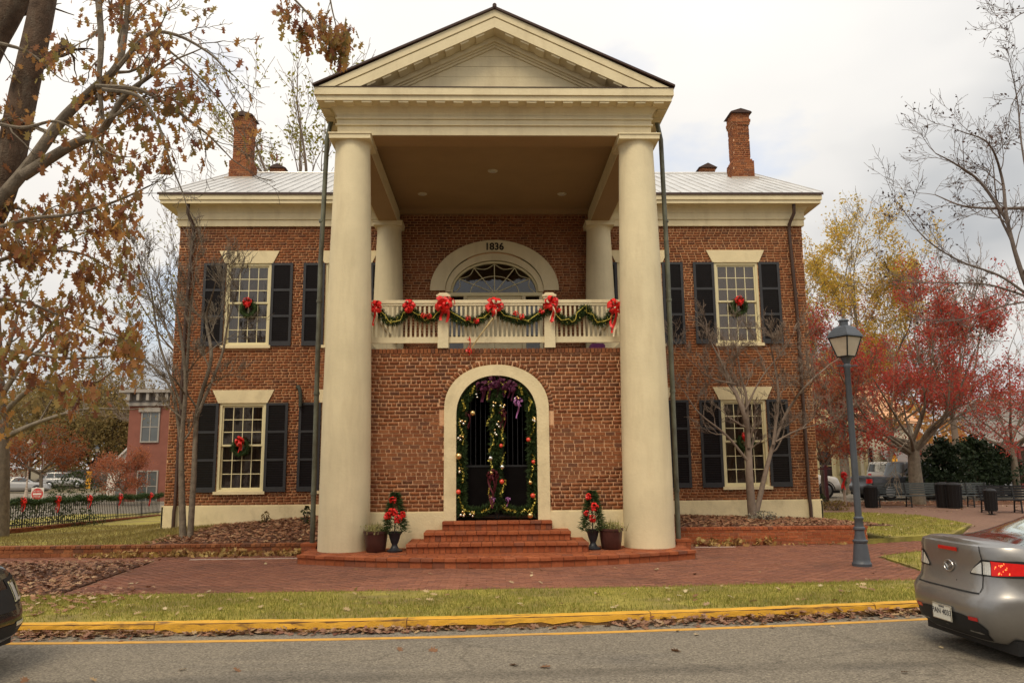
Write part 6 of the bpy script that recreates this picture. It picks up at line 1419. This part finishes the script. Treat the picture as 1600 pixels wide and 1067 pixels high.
wood('far_wood', 'brown autumn wood along the horizon at left', -150, -24, 120, 150, 85, 13, OLIV, 91)
wood('far_wood', 'rusty autumn wood along the horizon at right', 22, 150, 95, 130, 80, 13, leafmat('rusty_yellow_leaves', [], .5), 92)
# shrubs
def shrub(label, c, rx, ry, h, n, m, size, name='shrub', seed=1, grp=None):
    r = random.Random(seed); T = thing(name, label, 'shrub', c, grp); P = []
    for _ in range(n):
        a = r.random() * 2 * PI; t = r.random(); q = r.random() ** .4 * math.sqrt(max(.03, 1 - (1.6 * t - .6) ** 2)); P.append((c[0] + rx * q * math.cos(a), c[1] + ry * q * math.sin(a), c[2] + h * t))
    scatter('foliage', P, size, m, T, LEAF); mb = MB()
    for k in range(5): a = k * 1.3; mb.tube([(c[0], c[1], c[2] - .05), (c[0] + rx * .5 * math.cos(a), c[1] + ry * .5 * math.sin(a), c[2] + h * .7)], [.02, .008], 5)
    mb.build('stems', TWIGD, T)
HEDG = leafmat('hedge_leaves', [(.030, .045, .012), (.045, .06, .018), (.06, .07, .02)], .3)
p = at(40, 800, 29); shrub('clipped dark green hedge behind the iron fence', (p.x, 29, -.62), 3.0, .6, 1.0, 2600, HEDG, .09, 'hedge', 1)
p = at(118, 790, 48); shrub('round green bush beyond the fence below the yellow banner', (p.x, 48, ZG), 1.6, 1.4, 2.0, 900, HEDG, .16, 'bush', 2)
p = gr(1284, 795, -.12); shrub('small green shrub at the right corner of the courthouse', (p.x, p.y, -.12), .30, .3, .55, 420, HEDG, .07, 'bush', 3)
p = gr(1305, 797, -.12); shrub('low brown withered plant beside the pale post', (p.x, p.y, -.12), .6, .3, .35, 320, OLIV, .08, 'bush', 4)
p = at(478, 812, 20.5); shrub('small leafy sprig growing beside the left drain pipe', (p.x, 20.5, .2), .16, .14, .45, 90, HEDG, .09, 'sprig', 5)
p = at(415, 815, 21.6); shrub('tiny green weed against the stucco base at left', (p.x, 21.6, .15), .14, .1, .3, 70, OLIV, .07, 'sprig', 6)
p = at(1192, 806, 20.5); shrub('pale small plant at the foot of the right crape myrtle', (p.x, 20.5, .16), .45, .2, .24, 260, leafmat('grey_green_leaves', [(.30, .28, .22), (.20, .20, .14), (.40, .36, .28)], .2), .06, 'sprig', 7)

# ================================================================== GRASS AND FALLEN LEAVES
def stuff(o, label, cat):
    o['kind'] = 'stuff'; o['label'] = label; o['category'] = cat; return o
GRA = leafmat('grass_blades', [(.22, .235, .035), (.29, .275, .05), (.165, .20, .03), (.38, .31, .08), (.25, .25, .04), (.45, .35, .13)], .35)
n = 95000; X = rng.uniform(-8.5, 11.5, n); Y0 = np.array([kerb_y(x) + .17 for x in X]); Y1 = np.array([verge_y(x) - .01 for x in X]); t = rng.random(n); Y = Y0 + (Y1 - Y0) * t
pat = np.sin(X * 1.7 + 2 * np.sin(Y * 1.3)) + np.sin(X * .6 + Y * 2.1) + rng.normal(0, .8, n); keep = pat > -1.4
P = np.stack([X, Y, -.135 + (ZP + .137) * t - .004], 1)[keep]
stuff(scatter('grass', P, .042, GRA, None, BLADE, 'up', .5), 'short yellow-green turf on the verge behind the kerb', 'grass')
P = []
for poly, z, k in (([(8.3, 18.2), (11.2, 19.3), (13.2, 21.9), (13.7, 25.3), (12.6, 27), (9.3, 27), (9.3, 22.5), (9.2, 18.4)], -.10, 26000), ([(7.25, 13.6), (12, 13.6), (13, 18.25), (8.3, 15.95), (7.5, 15.45)], ZP + .01, 15000)):
    xs2 = [p[0] for p in poly]; ys2 = [p[1] for p in poly]
    for _ in range(k):
        x, y = random.uniform(min(xs2), max(xs2)), random.uniform(min(ys2), max(ys2))
        if inpoly(x, y, poly): P.append((x, y, z - .003))
stuff(scatter('grass', P, .05, GRA, None, BLADE, 'up', .5), 'green lawn to the right of the courthouse', 'grass')
P = [(x, y, zlawnL(x, y) - .012 * max(0, y - 25) - .003) for x, y in zip(rng.uniform(-14.8, -9.6, 20000), rng.uniform(17.25, 29, 20000))] + [(x, y, zbedL(x, y) - .003) for x, y in zip(rng.uniform(-9.6, -7.4, 9000), rng.uniform(17.25, 22.3, 9000))]
stuff(scatter('grass', P, .055, leafmat('dry_grass', [(.22, .17, .05), (.28, .21, .07), (.16, .14, .04), (.32, .25, .10)], .3), None, BLADE, 'up', .5), 'dry yellow lawn between the left wall and the fence', 'grass')
FALL = leafmat('fallen_leaves', [(.26, .12, .07), (.34, .20, .13), (.18, .07, .045), (.40, .27, .17), (.22, .09, .06), (.30, .17, .09), (.46, .33, .17)], .15)
P = []
def heap(x0, x1, n, spread=.10, h=.05):
    for _ in range(n):
        x = random.uniform(x0, x1); q = abs(random.gauss(0, spread)); P.append((x, kerb_y(x) - .02 - q, ZR + .008 + max(0, h * (1 - q / .22)) * random.random()))
heap(-8, -4.2, 420, .11, .06); heap(-4.2, -.4, 260, .07, .045); heap(-.4, 1.5, 45, .06, .03); heap(1.5, 6.5, 620, .12, .075); heap(-1.9, -.8, 90, .07, .05)
stuff(scatter('gutter_leaves', P, .085, FALL, None, OAK, 'flat'), 'brown fallen leaves gathered in the gutter along the yellow kerb', 'leaves')
P = []
for _ in range(150):
    x = random.uniform(-7, 9); P.append((x, random.uniform(kerb_y(x) + .3, verge_y(x) - .1), -.11))
for _ in range(40): P.append((random.uniform(-6, 8), random.uniform(12.3, 16), ZP + .012))
for _ in range(14): x = random.uniform(-5, 5); P.append((x, kerb_y(x) - random.uniform(.3, 2.2), ZR + .012))
for _ in range(120): P.append((random.uniform(8.5, 13), random.uniform(18.6, 26), -.075))
for _ in range(160): P.append((random.uniform(10, 24), random.uniform(26, 31), -.105))
q = gr(1415, 1052, ZR); P.append((q.x, q.y, ZR + .015)); q = gr(1212, 882, ZP); P += [(q.x, q.y, ZP + .02), (q.x + .06, q.y, ZP + .02)]
stuff(scatter('scattered_leaves', P, .085, leafmat('dry_pale_leaves', [(.50, .38, .20), (.40, .27, .14), (.58, .47, .28), (.28, .15, .08), (.20, .10, .05)], .15), None, OAK, 'flat'), 'pale fallen leaves scattered over verge, pavement and lawn', 'leaves')
P = []
for _ in range(620):
    x = random.uniform(-8.8, -4.0); P.append((x, 16.97 - abs(random.gauss(0, .13)), ZP + .01 + random.random() * .06))
for cx_ in (-7.7, -6.6, -5.6, -4.3):
    for _ in range(40): P.append((cx_ + random.gauss(0, .18), 16.93 - abs(random.gauss(0, .08)), ZP + random.uniform(.01, .14)))
for cx_ in (4.8, 5.3, 6.1):
    for _ in range(42): P.append((cx_ + random.gauss(0, .16), 17.77 - abs(random.gauss(0, .08)), ZP + random.uniform(.01, .16)))
for _ in range(60): P.append((random.uniform(4.2, 8), 17.78 - abs(random.gauss(0, .12)), ZP + .015))
stuff(scatter('yellow_leaf_drift', P, .10, leafmat('yellow_fallen', [(.48, .33, .09), (.40, .22, .08), (.52, .38, .14), (.26, .12, .06), (.30, .18, .07)], .2), None, OAK, 'any'), 'drift of yellow and brown leaves at the foot of the low garden walls', 'leaves')
P = []
for _ in range(5200):
    x, y = random.uniform(-14, -6.6), random.uniform(12.2, 16.0)
    if x < -6.50 - (y - 12) * .08 + random.gauss(0, .12): P.append((x, y, ZP + .03 + random.random() * .03))
for _ in range(300): P.append((random.uniform(-7.5, -5.3), random.uniform(10.2, 12.6), -.12))
for _ in range(3600):
    x, y = random.uniform(-7.7, -3.9), random.uniform(17.25, 22.3); P.append((x, y, zbedL(x, y) + .01 + random.random() * .03))
for _ in range(3200):
    x, y = random.uniform(3.9, 9.1), random.uniform(18.1, 22.3); P.append((x, y, zbedR(x, y) + .01 + random.random() * .03))
for _ in range(1500): P.append((random.uniform(10, 30), random.uniform(31.1, 33.4), -.07 + random.random() * .03))
stuff(scatter('bed_leaves', P, .085, leafmat('mulch_leaves', [(.24, .10, .05), (.32, .16, .085), (.17, .07, .042), (.38, .22, .12), (.27, .11, .06), (.46, .31, .17)], .1), None, OAK, 'flat'), 'brown leaf litter and bark mulch covering the planting beds', 'leaf litter')
